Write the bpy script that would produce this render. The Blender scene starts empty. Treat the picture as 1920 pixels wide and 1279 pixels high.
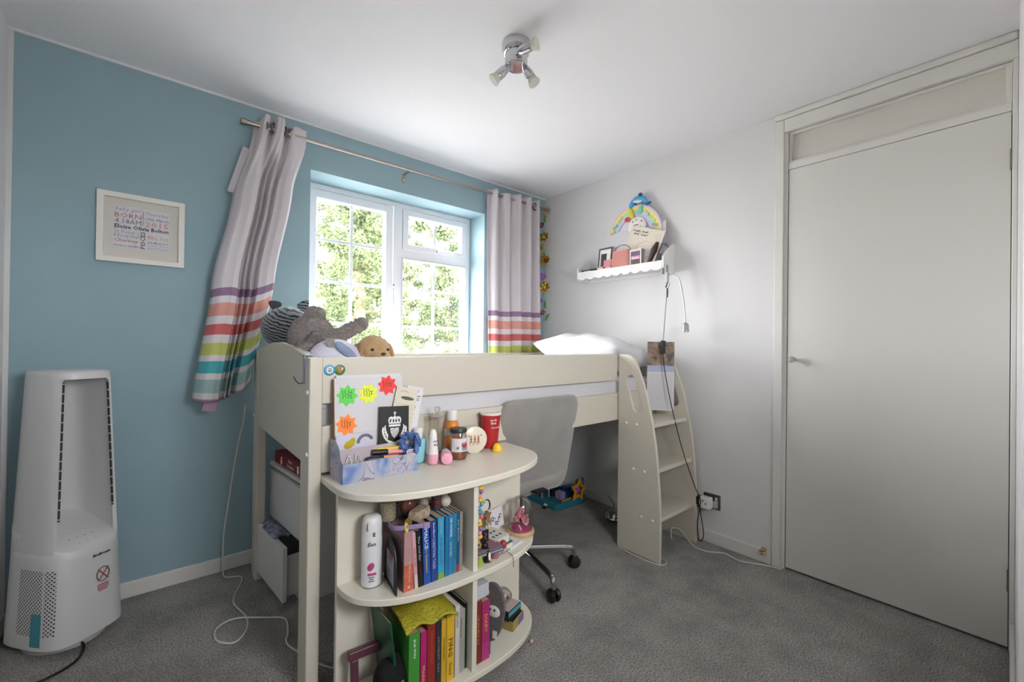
import bpy, bmesh, math, random
import numpy as np
from mathutils import Vector, Matrix, Euler

random.seed(7)
rng = np.random.default_rng(7)
scene = bpy.context.scene
COL = scene.collection
R = math.radians

# ------------------------------------------------------------------ camera
cam_d = bpy.data.cameras.new('camera')
cam_d.sensor_fit = 'HORIZONTAL'; cam_d.sensor_width = 36.0
cam_d.lens = 792.597 * 36.0 / 1920.0
cam_d.clip_start = 0.01
cam = bpy.data.objects.new('camera', cam_d); COL.objects.link(cam)
_yaw, _pitch, _roll = 0.704748, 0.003887, 0.012408
_F = Vector((math.sin(_yaw)*math.cos(_pitch), math.cos(_yaw)*math.cos(_pitch), math.sin(_pitch)))
_R0 = Vector((math.cos(_yaw), -math.sin(_yaw), 0)); _U0 = _R0.cross(_F)
_R = _R0*math.cos(_roll) + _U0*math.sin(_roll); _U = _U0*math.cos(_roll) - _R0*math.sin(_roll)
_m = Matrix((( _R.x, _U.x, -_F.x, -2.43532), (_R.y, _U.y, -_F.y, -2.46944), (_R.z, _U.z, -_F.z, 1.12200), (0, 0, 0, 1)))
cam.matrix_world = _m
scene.camera = cam

# ------------------------------------------------------------------ world, sun, window portal, exposure
world = bpy.data.worlds.new('world'); scene.world = world
world.use_nodes = True
_bg = world.node_tree.nodes['Background']
_bg.inputs['Color'].default_value = (0.955, 0.955, 0.965, 1)
_bg.inputs['Strength'].default_value = 22.0
for _loc, _rx, _sx, _sy in (((-1.2, 0.31, 1.50), -90, 1.16, 1.12), ((-1.70, -3.01, 1.43), 90, .58, .60)):      # portals: guide the sky light through the main window and the added fill window
    por_d = bpy.data.lights.new('window_portal', 'AREA'); por_d.shape = 'RECTANGLE'
    por_d.size = _sx; por_d.size_y = _sy; por_d.cycles.is_portal = True
    por = bpy.data.objects.new('window_portal', por_d); COL.objects.link(por)
    por.location = _loc; por.rotation_euler = (R(_rx), 0, 0)
scene.view_settings.view_transform = 'Standard'
scene.view_settings.look = 'None'
scene.view_settings.gamma = 1.0
scene.view_settings.use_curve_mapping = False
scene.view_settings.exposure = 0.82
scene.cycles.max_bounces = 12
scene.cycles.diffuse_bounces = 7
scene.cycles.adaptive_threshold = 0.015
scene.cycles.transparent_max_bounces = 24
scene.cycles.sample_clamp_indirect = 6.0

# ------------------------------------------------------------------ materials
def lin(c):
    if isinstance(c, str):
        c = [int(c[i:i+2], 16) for i in (0, 2, 4)]
    out = []
    for v in c:
        v /= 255.0
        out.append(v/12.92 if v <= 0.04045 else ((v+0.055)/1.055)**2.4)
    return tuple(out) + (1.0,)
MATS = {}
def mat(name, c, rough=0.5, metal=0.0, bump=0.0, bscale=200.0, c2=None, nscale=20.0, spread=0.5, trans=0.0, coat=0.0, sheen=0.0, detail=3.0, spec=0.5):
    """plain or two-tone procedural material with optional fine relief"""
    if name in MATS: return MATS[name]
    m = bpy.data.materials.new(name); m.use_nodes = True
    nt = m.node_tree; b = nt.nodes['Principled BSDF']
    b.inputs['Base Color'].default_value = lin(c)
    b.inputs['Roughness'].default_value = rough; b.inputs['Metallic'].default_value = metal
    b.inputs['Specular IOR Level'].default_value = spec
    if trans: b.inputs['Transmission Weight'].default_value = trans
    if coat: b.inputs['Coat Weight'].default_value = coat
    if sheen: b.inputs['Sheen Weight'].default_value = sheen
    if c2 or bump:
        tc = nt.nodes.new('ShaderNodeTexCoord')
    if c2:
        n = nt.nodes.new('ShaderNodeTexNoise'); n.inputs['Scale'].default_value = nscale; n.inputs['Detail'].default_value = detail
        nt.links.new(tc.outputs['Object'], n.inputs['Vector'])
        r = nt.nodes.new('ShaderNodeValToRGB')
        r.color_ramp.elements[0].position = 0.5-spread*0.3; r.color_ramp.elements[1].position = 0.5+spread*0.3
        r.color_ramp.elements[0].color = lin(c); r.color_ramp.elements[1].color = lin(c2)
        nt.links.new(n.outputs['Fac'], r.inputs['Fac']); nt.links.new(r.outputs['Color'], b.inputs['Base Color'])
    if bump:
        n2 = nt.nodes.new('ShaderNodeTexNoise'); n2.inputs['Scale'].default_value = bscale; n2.inputs['Detail'].default_value = 3
        nt.links.new(tc.outputs['Object'], n2.inputs['Vector'])
        bp = nt.nodes.new('ShaderNodeBump'); bp.inputs['Strength'].default_value = bump; bp.inputs['Distance'].default_value = 0.01
        nt.links.new(n2.outputs['Fac'], bp.inputs['Height']); nt.links.new(bp.outputs['Normal'], b.inputs['Normal'])
    MATS[name] = m
    return m
def clear_glass(name, tint=(255, 255, 255), refl=0.06):
    if name in MATS: return MATS[name]
    m = bpy.data.materials.new(name); m.use_nodes = True
    nt = m.node_tree; nt.nodes.clear()
    o = nt.nodes.new('ShaderNodeOutputMaterial'); mx = nt.nodes.new('ShaderNodeMixShader')
    t = nt.nodes.new('ShaderNodeBsdfTransparent'); g = nt.nodes.new('ShaderNodeBsdfGlossy')
    t.inputs['Color'].default_value = lin(tint); g.inputs['Roughness'].default_value = 0.02
    fr = nt.nodes.new('ShaderNodeLayerWeight'); fr.inputs['Blend'].default_value = 0.25
    mu = nt.nodes.new('ShaderNodeMath'); mu.operation = 'MULTIPLY_ADD'; mu.inputs[1].default_value = 0.5; mu.inputs[2].default_value = refl
    nt.links.new(fr.outputs['Fresnel'], mu.inputs[0]); nt.links.new(mu.outputs[0], mx.inputs[0])
    nt.links.new(t.outputs[0], mx.inputs[1]); nt.links.new(g.outputs[0], mx.inputs[2]); nt.links.new(mx.outputs[0], o.inputs[0])
    MATS[name] = m
    return m

# ------------------------------------------------------------------ mesh helpers
def rotm(rx=0, ry=0, rz=0): return Euler((R(rx), R(ry), R(rz)), 'XYZ').to_matrix()
class MB:
    """collects simple shapes; build() links them as ONE mesh object"""
    def __init__(self): self.v = []; self.f = []; self.uv = None
    def add(self, vs, fs):
        o = len(self.v); self.v += [tuple(p) for p in vs]; self.f += [tuple(i+o for i in q) for q in fs]; return self
    def box(self, c, s, rot=None):
        c = Vector(c); vs = []
        for dz in (-.5, .5):
            for dx, dy in ((-.5, -.5), (.5, -.5), (.5, .5), (-.5, .5)):
                p = Vector((dx*s[0], dy*s[1], dz*s[2]))
                vs.append((rot @ p if rot else p) + c)
        return self.add(vs, [(3, 2, 1, 0), (4, 5, 6, 7), (0, 1, 5, 4), (1, 2, 6, 5), (2, 3, 7, 6), (3, 0, 4, 7)])
    def mm(self, x0, x1, y0, y1, z0, z1):
        return self.box(((x0+x1)/2, (y0+y1)/2, (z0+z1)/2), (abs(x1-x0), abs(y1-y0), abs(z1-z0)))
    def loft(self, rings, cap=True, closed=True):
        """rings: list of equal-length point lists"""
        n = len(rings[0]); vs = [p for r in rings for p in r]; fs = []
        m = n if closed else n-1
        for i in range(len(rings)-1):
            for j in range(m):
                k = (j+1) % n
                fs.append((i*n+j, i*n+k, (i+1)*n+k, (i+1)*n+j))
        if cap: fs.append(tuple(range(n-1, -1, -1))); fs.append(tuple((len(rings)-1)*n+j for j in range(n)))
        return self.add(vs, fs)
    def lathe(self, prof, n=24, o=(0, 0, 0), rot=None, sx=1, sy=1):
        """prof: (radius, height) pairs from the bottom up"""
        o = Vector(o); rings = []
        for r, z in prof:
            ring = []
            for j in range(n):
                a = 2*math.pi*j/n
                p = Vector((max(r, 1e-5)*math.cos(a)*sx, max(r, 1e-5)*math.sin(a)*sy, z))
                ring.append((rot @ p if rot else p) + o)
            rings.append(ring)
        return self.loft(rings)
    def cyl(self, p0, p1, r0, r1=None, n=16):
        p0 = Vector(p0); p1 = Vector(p1); r1 = r0 if r1 is None else r1
        d = p1-p0; q = d.to_track_quat('Z', 'Y').to_matrix()
        return self.lathe([(r0, 0), (r1, d.length)], n, p0, q)
    def tube(self, pts, r, n=8, closed=False):
        pts = [Vector(p) for p in pts]; rings = []
        N = len(pts); prev = None
        rr = r if isinstance(r, (list, tuple)) else [r]*N
        for i in range(N):
            if closed: t = pts[(i+1) % N]-pts[i-1]
            else: t = pts[min(i+1, N-1)]-pts[max(i-1, 0)]
            t.normalize()
            if prev is None:
                a = Vector((0, 0, 1)) if abs(t.z) < .9 else Vector((1, 0, 0))
                u = t.cross(a).normalized()
            else:
                u = (prev-t*prev.dot(t)).normalized()
            prev = u; w = t.cross(u)
            rings.append([pts[i]+(u*math.cos(2*math.pi*j/n)+w*math.sin(2*math.pi*j/n))*rr[i] for j in range(n)])
        if closed: rings.append(rings[0]); return self.loft(rings, cap=False)
        return self.loft(rings)
    def ell(self, c, r, seg=20, rings=12, rot=None):
        c = Vector(c); prof = []
        vs = []
        for i in range(rings+1):
            a = math.pi*i/rings-math.pi/2
            for j in range(seg):
                b = 2*math.pi*j/seg
                p = Vector((r[0]*max(math.cos(a), 1e-4)*math.cos(b), r[1]*max(math.cos(a), 1e-4)*math.sin(b), r[2]*math.sin(a)))
                vs.append((rot @ p if rot else p)+c)
        fs = []
        for i in range(rings):
            for j in range(seg):
                k = (j+1) % seg
                fs.append((i*seg+j, i*seg+k, (i+1)*seg+k, (i+1)*seg+j))
        return self.add(vs, fs)
    def prism(self, poly, d0, d1, axis='z'):
        """extrude a 2D polygon along an axis (x: poly=(y,z), y: poly=(x,z), z: poly=(x,y))"""
        def P(p, d): return {'z': (p[0], p[1], d), 'y': (p[0], d, p[1]), 'x': (d, p[0], p[1])}[axis]
        return self.loft([[P(p, d0) for p in poly], [P(p, d1) for p in poly]])
    def xf(self, mtx):
        self.v = [tuple(mtx @ Vector(p)) for p in self.v]; return self
    def build(self, name, m, parent=None, bevel=0, seg=2, smooth=True, ang=35, loc=None, rot=None, subsurf=0, remesh=0, sm=0):
        me = bpy.data.meshes.new(name); me.from_pydata(self.v, [], self.f)
        return finish(name, me, m, parent, bevel, seg, smooth, ang, loc, rot, subsurf, remesh, sm)
def finish(name, me, m, parent=None, bevel=0, seg=2, smooth=True, ang=35, loc=None, rot=None, subsurf=0, remesh=0, sm=0):
    bm = bmesh.new(); bm.from_mesh(me)
    bmesh.ops.recalc_face_normals(bm, faces=bm.faces); bm.to_mesh(me); bm.free()
    if smooth:
        me.shade_smooth()
        if not remesh: me.set_sharp_from_angle(angle=R(ang))
    for x in (m if isinstance(m, (list, tuple)) else [m]): me.materials.append(x)
    o = bpy.data.objects.new(name, me); COL.objects.link(o)
    if parent is not None: o.parent = parent
    if loc is not None: o.location = loc
    if rot is not None: o.rotation_euler = rot
    if remesh:
        q = o.modifiers.new('remesh', 'REMESH'); q.mode = 'VOXEL'; q.voxel_size = remesh; q.use_smooth_shade = True
        q = o.modifiers.new('smooth', 'SMOOTH'); q.factor = .5; q.iterations = sm or 6
    if bevel:
        q = o.modifiers.new('bevel', 'BEVEL'); q.width = bevel; q.segments = seg; q.limit_method = 'ANGLE'; q.angle_limit = R(40)
        q.harden_normals = True
    if subsurf:
        q = o.modifiers.new('subsurf', 'SUBSURF'); q.levels = subsurf; q.render_levels = subsurf
    return o
def plate(name, outer, holes, d0, d1, axis, m, parent=None, bevel=0, **kw):
    """flat board with holes: 2D loops extruded along an axis"""
    bm = bmesh.new(); edges = []
    def P(p, d): return {'z': (p[0], p[1], d), 'y': (p[0], d, p[1]), 'x': (d, p[0], p[1])}[axis]
    for loop in [outer]+list(holes):
        vs = [bm.verts.new(P(p, d0)) for p in loop]
        for i in range(len(vs)): edges.append(bm.edges.new((vs[i], vs[(i+1) % len(vs)])))
    bmesh.ops.triangle_fill(bm, use_beauty=True, use_dissolve=True, edges=edges)
    ex = bmesh.ops.extrude_face_region(bm, geom=bm.faces[:])
    off = Vector(P((0, 0), d1))-Vector(P((0, 0), d0))
    bmesh.ops.translate(bm, vec=off, verts=[g for g in ex['geom'] if isinstance(g, bmesh.types.BMVert)])
    me = bpy.data.meshes.new(name); bm.to_mesh(me); bm.free()
    return finish(name, me, m, parent, bevel, **kw)
def rect(x0, x1, y0, y1): return [(x0, y0), (x1, y0), (x1, y1), (x0, y1)]
def rrect(x0, x1, y0, y1, r, n=5):
    out = []
    for cx, cy, a0 in ((x1-r, y0+r, -90), (x1-r, y1-r, 0), (x0+r, y1-r, 90), (x0+r, y0+r, 180)):
        for i in range(n+1):
            a = R(a0+90*i/n); out.append((cx+r*math.cos(a), cy+r*math.sin(a)))
    return out
def spline(pts, n=8):
    """Catmull-Rom through points"""
    P = [Vector(p) for p in pts]; out = []
    for i in range(len(P)-1):
        a, b, c, d = P[max(i-1, 0)], P[i], P[i+1], P[min(i+2, len(P)-1)]
        for k in range(n):
            t = k/n
            out.append(0.5*((2*b)+(c-a)*t+(2*a-5*b+4*c-d)*t*t+(3*b-3*c+d-a)*t**3))
    out.append(P[-1]); return out
def tag(o, label, cat, group=None, kind=None):
    if label: o['label'] = label
    if cat: o['category'] = cat
    if group: o['group'] = group
    if kind: o['kind'] = kind
    return o
def thing(name, label, cat, loc=(0, 0, 0), rz=0, group=None):
    o = bpy.data.objects.new(name, None); COL.objects.link(o); o.empty_display_size = .05
    o.location = loc; o.rotation_euler = (0, 0, R(rz)); return tag(o, label, cat, group)
def struct(o, label=None):
    o['kind'] = 'structure'
    if label: o['label'] = label
    return o
FRONT = Matrix.Rotation(R(90), 4, 'X')                     # text upright on a face that looks towards -y
def text(name, s, m, parent, at, size=None, width=None, height=None, base=FRONT, spin=0, shear=0, bold=0, depth=.0003, align='CENTER', spacing=1.0):
    """raised lettering; at = centre of the line on the surface; base turns the XY lettering plane onto the surface"""
    c = bpy.data.curves.new(name, 'FONT'); c.body = s; c.resolution_u = 1; c.extrude = .01; c.shear = shear; c.offset = bold; c.space_character = spacing
    c.space_line = .85
    o = bpy.data.objects.new(name, c); me = bpy.data.meshes.new_from_object(o); bpy.data.objects.remove(o); bpy.data.curves.remove(c)
    n = len(me.vertices); co = np.empty(n*3); me.vertices.foreach_get('co', co); co = co.reshape(-1, 3)
    lo, hi = co.min(0), co.max(0); co -= (lo+hi)/2; ext = hi-lo
    sx = sy = size or 1
    if width: sx = width/ext[0]
    if height: sy = height/ext[1]
    if width and not height: sy = sx
    if height and not width: sx = sy
    co[:, 0] *= sx; co[:, 1] *= sy; co[:, 2] *= depth/.01
    M4 = Matrix.Translation(Vector(at)) @ base @ Matrix.Rotation(R(spin), 4, 'Z')
    A = np.array(M4); co = co @ A[:3, :3].T + A[:3, 3]
    me.vertices.foreach_set('co', co.ravel()); me.update()
    me.name = name; me.materials.append(m)
    o = bpy.data.objects.new(name, me); COL.objects.link(o); o.parent = parent
    return o
def grid_mesh(fn, nu, nv):
    """fn(u,v)->(x,y,z) over the unit square; keeps a uv map"""
    vs = [fn(i/nu, j/nv) for j in range(nv+1) for i in range(nu+1)]
    fs = [(j*(nu+1)+i, j*(nu+1)+i+1, (j+1)*(nu+1)+i+1, (j+1)*(nu+1)+i) for j in range(nv) for i in range(nu)]
    me = bpy.data.meshes.new('grid'); me.from_pydata(vs, [], fs)
    uv = me.uv_layers.new(name='uv')
    k = 0
    for p in me.polygons:
        for li in p.loop_indices:
            vi = me.loops[li].vertex_index
            uv.data[li].uv = ((vi % (nu+1))/nu, (vi//(nu+1))/nv)
    return me

# ------------------------------------------------------------------ shared materials
WHITE = mat('wall_white_paint', 'dad9d9', .85, bump=.05, bscale=90)
CEIL = mat('ceiling_paint', 'e9e9ec', .9, bump=.05, bscale=60)
BLUE = mat('blue_wall_paint', '94afb8', .8, bump=.06, bscale=90, c2='90abb4', nscale=3)
GLOSSW = mat('white_gloss_paint', 'dbd9d4', .42, bump=.04, bscale=30)
DOORW = mat('door_paint', 'd6d4cf', .5, bump=.03, bscale=40)
UPVC = mat('white_upvc', 'eef0f4', .3)
CREAM = mat('cream_bed_paint', 'cdc7b9', .45, bump=.03, bscale=50)
CREAM2 = mat('cream_desk_laminate', 'dbd6c8', .32)
CHROME = mat('chrome', 'c8c9cc', .08, 1.0)
STEEL = mat('brushed_steel', 'a79f97', .3, 1.0)
BLACKP = mat('black_plastic', '17171a', .4)
GLASS = clear_glass('window_glass')
DARK = mat('dark_gap', '2a2420', .9)

def carpet_material():
    m = bpy.data.materials.new('grey_carpet'); m.use_nodes = True
    nt = m.node_tree; b = nt.nodes['Principled BSDF']; b.inputs['Roughness'].default_value = 1.0; b.inputs['Specular IOR Level'].default_value = .1
    b.inputs['Sheen Weight'].default_value = .2
    tc = nt.nodes.new('ShaderNodeTexCoord')
    n1 = nt.nodes.new('ShaderNodeTexNoise'); n1.inputs['Scale'].default_value = 170; n1.inputs['Detail'].default_value = 4; n1.inputs['Roughness'].default_value = .75
    n2 = nt.nodes.new('ShaderNodeTexNoise'); n2.inputs['Scale'].default_value = 5; n2.inputs['Detail'].default_value = 5; n2.inputs['Roughness'].default_value = .65
    n3 = nt.nodes.new('ShaderNodeTexVoronoi'); n3.inputs['Scale'].default_value = 330
    for n in (n1, n2, n3): nt.links.new(tc.outputs['Object'], n.inputs['Vector'])
    r1 = nt.nodes.new('ShaderNodeValToRGB'); e = r1.color_ramp.elements
    e[0].position = .36; e[0].color = lin('625f5c'); e[1].position = .64; e[1].color = lin('deDAd4')
    nt.links.new(n1.outputs['Fac'], r1.inputs['Fac'])
    r2 = nt.nodes.new('ShaderNodeValToRGB'); e = r2.color_ramp.elements
    e[0].position = .35; e[0].color = (.68, .68, .68, 1); e[1].position = .6; e[1].color = (1, 1, 1, 1)
    nt.links.new(n2.outputs['Fac'], r2.inputs['Fac'])
    mx = nt.nodes.new('ShaderNodeMix'); mx.data_type = 'RGBA'; mx.blend_type = 'MULTIPLY'; mx.inputs[0].default_value = 1
    nt.links.new(r1.outputs['Color'], mx.inputs[6]); nt.links.new(r2.outputs['Color'], mx.inputs[7]); nt.links.new(mx.outputs[2], b.inputs['Base Color'])
    bp = nt.nodes.new('ShaderNodeBump'); bp.inputs['Strength'].default_value = .9; bp.inputs['Distance'].default_value = .006
    ad = nt.nodes.new('ShaderNodeMath'); ad.operation = 'ADD'
    nt.links.new(n1.outputs['Fac'], ad.inputs[0]); nt.links.new(n3.outputs['Distance'], ad.inputs[1])
    nt.links.new(ad.outputs[0], bp.inputs['Height']); nt.links.new(bp.outputs['Normal'], b.inputs['Normal'])
    return m

# ================================================================== THE ROOM
H = 2.30; XL = -2.866; YF = -2.488; YE = -2.92; XE = -.98
struct(MB().mm(XL-.1, .1, YE-.1, .02, -.1, 0).build('floor', carpet_material(), smooth=False), 'grey speckled fitted carpet')
struct(MB().mm(XL-.1, .12, YE-.1, .32, H, H+.12).build('ceiling', CEIL, smooth=False), 'white painted ceiling')
struct(MB().mm(XL-.1, XL, YE-.1, .0, 0, H).build('wall_left', WHITE, smooth=False), 'white painted wall at the far left')
WX0, WX1, WZ0, WZ1 = -1.79, -0.610, 0.93, 2.052
struct(plate('wall_back', rect(XL-.1, .1, 0, H), [rect(WX0, WX1, WZ0, WZ1)], 0, .32, 'y', BLUE, smooth=False), 'dusty blue painted wall around the window')
DY0, DY1, DZ = -2.474, -1.735, 2.205
struct(plate('wall_right', [(YF-.1, 0), (DY0, 0), (DY0, DZ), (DY1, DZ), (DY1, 0), (0, 0), (0, H), (YF-.1, H)], [], 0, .1, 'x', WHITE, smooth=False), 'white painted wall with the door and shelf')
struct(MB().mm(XE, 0, YF-.1, YF, 0, H).build('wall_front', WHITE, smooth=False), 'white wall beside the door hinges')
struct(MB().mm(XE-.0, XE+.1, YE, YF-.1, 0, H).build('wall_entry_side', WHITE, smooth=False), 'white return wall behind the camera')
struct(plate('wall_entry', rect(XL, XE+.1, 0, H), [rect(-2.00, -1.40, 1.12, 1.74)], YE-.1, YE, 'y', WHITE, smooth=False), 'white wall with an added fill-light window behind the camera')
w2 = struct(thing('fill_window', None, None), 'plain white window added behind the camera as fill light')  # invented window: lets in extra sky light to brighten the desk front
plate('frame', rect(-2.00, -1.40, 1.12, 1.74), [rect(-1.96, -1.44, 1.16, 1.70)], YE-.08, YE-.03, 'y', UPVC, w2, bevel=.004)
for _x in (-1.96,): MB().mm(_x, _x+.52, YE-.058, YE-.054, 1.16, 1.70).build('pane', GLASS, w2, smooth=False)
def baseboard(name, x0, x1, y0, y1):
    return struct(MB().mm(x0, x1, y0, y1, 0, .068).build(name, GLOSSW, bevel=.004), 'white painted skirting board')
baseboard('baseboard_back', XL, -.016, -.016, 0)
baseboard('baseboard_right', -.016, 0, -1.685, 0)
baseboard('baseboard_left', XL, XL+.016, YE, -.016)
struct(MB().mm(XE, -.02, YF, YF+.012, 0, .115).build('baseboard_front', GLOSSW, bevel=.004), 'taller white skirting beside the door hinges')
# thin painted bead between the blue wall and the ceiling
struct(MB().mm(XL, 0, -.006, 0, H-.010, H).build('trim_3', CEIL, smooth=False), 'thin white caulk line above the blue wall')
struct(MB().mm(XL, XL+.014, -.004, 0, 0, H).build('trim_4', WHITE, smooth=False), 'white paint edge in the left corner')

# door, lining, panel above
tr = struct(thing('trim_1', None, None), 'white painted door architrave')
MB().mm(-.014, 0, -1.727, -1.687, 0, 2.268).build('side_casing', GLOSSW, tr, bevel=.004)
MB().mm(-.014, 0, YF, -1.727, 2.203, 2.268).build('head_casing', GLOSSW, tr, bevel=.004)
MB().mm(-.010, 0, YF, -2.474, 0, 2.203).build('side_casing', GLOSSW, tr, bevel=.003)
tb = struct(MB().mm(-.022, 0, YF, -1.682, 2.270, 2.30).build('trim_2', GLOSSW, bevel=.009, seg=3), 'white bead where the architrave meets the ceiling')
dr = struct(thing('door_1', None, None), 'flush white painted door with glass knob')
MB().mm(0, .10, -1.7425, -1.7351, 0, DZ).build('jamb', GLOSSW, dr)
MB().mm(0, .10, -2.4739, -2.4735, 0, DZ).build('jamb', GLOSSW, dr)
MB().mm(.002, .10, -2.473, -1.7425, 2.013, 2.046).build('transom_rail', GLOSSW, dr, bevel=.003)
MB().mm(.03, .09, -2.473, -1.7425, 2.19, 2.205).build('head', GLOSSW, dr, bevel=.002)
MB().mm(.028, .04, -2.473, -1.7425, 2.046, 2.2).build('over_panel', mat('over_panel_paint', 'd2cec6', .6), dr)
plate('over_panel_bead', rect(-2.473, -1.7425, 2.046, 2.203), [rect(-2.458, -1.7565, 2.058, 2.190)], .012, .03, 'x', GLOSSW, dr, bevel=.003)
MB().mm(.045, .10, -2.473, -1.7425, 0, 2.013).build('stop', DARK, dr)
MB().mm(.10, .12, -2.6, -1.6, 0, 2.3).build('back_board', DARK, dr)  # unseen board added behind the door to stop light leaking in
MB().mm(.004, .044, -2.4715, -1.7455, .010, 2.0105).build('leaf', DOORW, dr, bevel=.0012)
k = MB().cyl((.004, -1.774, 1.056), (-.012, -1.774, 1.056), .009, n=16).build('knob_rose', CHROME, dr)
MB().lathe([(.006, 0), (.008, .006), (.015, .014), (.0165, .022), (.013, .030), (.006, .033)], 10, (-.010, -1.774, 1.056), rotm(0, -90, 0)).build('knob', mat('faceted_glass', 'f4f6f8', .03, trans=.75), dr, smooth=False)
for z in (1.83, .26):
    hg = MB().cyl((-.003, -2.4725, z-.04), (-.003, -2.4725, z+.04), .0045, n=10).build('hinge', mat('satin_steel', '8f8a84', .35, 1.0), dr)
    MB().mm(-.0015, .0, -2.4870, -2.4725, z-.038, z+.038).build('hinge_plate', MATS['satin_steel'], hg)

# window
wn = struct(thing('window_1', None, None), 'white casement window with georgian bars')
FY0, FY1 = .185, .245
plate('frame', rect(WX0, WX1, WZ0, WZ1), [rect(-1.752, -1.222, .965, 2.020), rect(-1.160, -.648, .965, 1.685), rect(-1.160, -.648, 1.745, 2.020)], FY0, FY1, 'y', UPVC, wn, bevel=.004)
def sash(x0, x1, z0, z1, w, nx, zs, y0=.178, y1=.235, frame=True):
    if frame: plate('sash', rect(x0, x1, z0, z1), [rect(x0+w, x1-w, z0+w, z1-w)], y0, y1, 'y', UPVC, wn, bevel=.006)
    gx0, gx1, gz0, gz1 = x0+w, x1-w, z0+w, z1-w
    xs = [gx0+(gx1-gx0)*i/nx for i in range(nx+1)]; zz = [gz0]+zs+[gz1]
    for i in range(nx):
        for j in range(len(zz)-1):
            MB().mm(xs[i], xs[i+1], .208, .212, zz[j], zz[j+1]).build('pane', GLASS, wn, smooth=False)
    for x in xs[1:-1]: MB().mm(x-.009, x+.009, .204, .216, gz0, gz1).build('glazing_bar', UPVC, wn, bevel=.002)
    for z in zs:
        for i in range(nx):
            a = xs[i]+(.009 if i else 0); b = xs[i+1]-(.009 if i < nx-1 else 0)
            MB().mm(a, b, .2045, .2155, z-.009, z+.009).build('glazing_bar', UPVC, wn, bevel=.002)
sash(-1.756, -1.229, .962, 2.016, .050, 2, [1.227, 1.478, 1.729])
sash(-1.158, -.645, 1.742, 2.016, .042, 2, [])
sash(-1.160, -.650, .965, 1.683, .006, 2, [1.221, 1.480])
def win_handle(x, z, horiz):
    h = MB().box((x, .172, z), (.018, .012, .045) if not horiz else (.06, .012, .018)).build('handle_base', UPVC, wn, bevel=.003)
    if horiz: MB().tube(spline([(x+.01, .165, z), (x+.02, .150, z), (x+.06, .148, z-.002), (x+.12, .150, z-.006)], 4), .007, 8).build('handle_lever', UPVC, h)
    else: MB().tube(spline([(x, .165, z), (x, .150, z-.01), (x+.004, .148, z-.06), (x+.008, .150, z-.12)], 4), .007, 8).build('handle_lever', UPVC, h)
    for d in (-.012, .014):
        MB().cyl((x+(d if horiz else 0), .167, z+(0 if horiz else d)), (x+(d if horiz else 0), .164, z+(0 if horiz else d)), .0045, n=10).build('lock', BLACKP, h)
win_handle(-1.226, 1.478, False)
win_handle(-.895, 1.760, True)
MB().mm(WX0, WX1, -.02, .185, WZ0-.0, WZ0+.022).build('window_board', UPVC, wn, bevel=.004)

# ================================================================== BED
BX0, BX1, BY0, BY1 = -2.062, -0.03, -1.060, -0.125
bed = thing('mid_sleeper_bed', 'cream painted mid sleeper bed frame with arched end panel', 'bed', ((BX0+BX1)/2, (BY0+BY1)/2, 0))
def part(mb, name, m, parent, **kw):
    """world-space shape stored relative to its thing"""
    return mb.xf(Matrix.Translation(-parent.location)).build(name, m, parent, **kw)
def arch_panel(x0, x1):
    top = [(BY0+.03+(BY1-BY0-.06)*i/24, 1.066+.046*math.sin(math.pi*min(1, max(0, (i-.0)/24)))) for i in range(25)]
    return MB().prism([(BY0+.03, .722)]+[(BY1-.03, .722)]+top[::-1], x0, x1, 'x')
part(arch_panel(-2.058, -2.036), 'end_panel', CREAM, bed, bevel=.004)
part(arch_panel(-.062, -.040), 'head_panel', CREAM, bed, bevel=.004)
for x0, x1 in ((-2.062, -2.022), (-.072, -.032)):
    part(MB().mm(x0, x1, BY0, BY0+.095, 0, 1.066), 'post', CREAM, bed, bevel=.005)
    part(MB().mm(x0, x1, BY1-.085, BY1, 0, 1.066), 'post', CREAM, bed, bevel=.005)
part(MB().mm(-2.022, -.452, -1.052, -1.030, .918, 1.066), 'guard_rail', CREAM, bed, bevel=.004)
part(MB().mm(-2.022, -.072, -1.055, -1.030, .698, .848), 'side_rail', CREAM, bed, bevel=.004)
part(MB().mm(-2.022, -.072, BY1-.03, BY1-.008, .698, .848), 'back_rail', CREAM, bed, bevel=.004)
part(MB().mm(-2.022, -.072, BY1-.03, BY1-.008, .96, 1.05), 'back_guard_rail', CREAM, bed, bevel=.004)
for i in range(12):
    x = -1.95+i*.165
    part(MB().mm(x, x+.07, -1.03, BY1-.03, .715, .73), 'slat', mat('pine_slat', 'c9b48e', .6), bed)
CAP = mat('white_screw_cap', 'efeee8', .4)
def cap(parent, p, d):
    p = Vector(p)
    return part(MB().lathe([(.0075, 0), (.0075, .002), (.005, .004), (0, .0045)], 12, p, Vector(d).to_track_quat('Z', 'Y').to_matrix()), 'screw_cap', CAP, parent)
for y, z in ((-1.045, .957), (-1.045, .762), (-.14, .957), (-.14, .762)): cap(bed, (-2.062, y, z), (-1, 0, 0))

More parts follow.
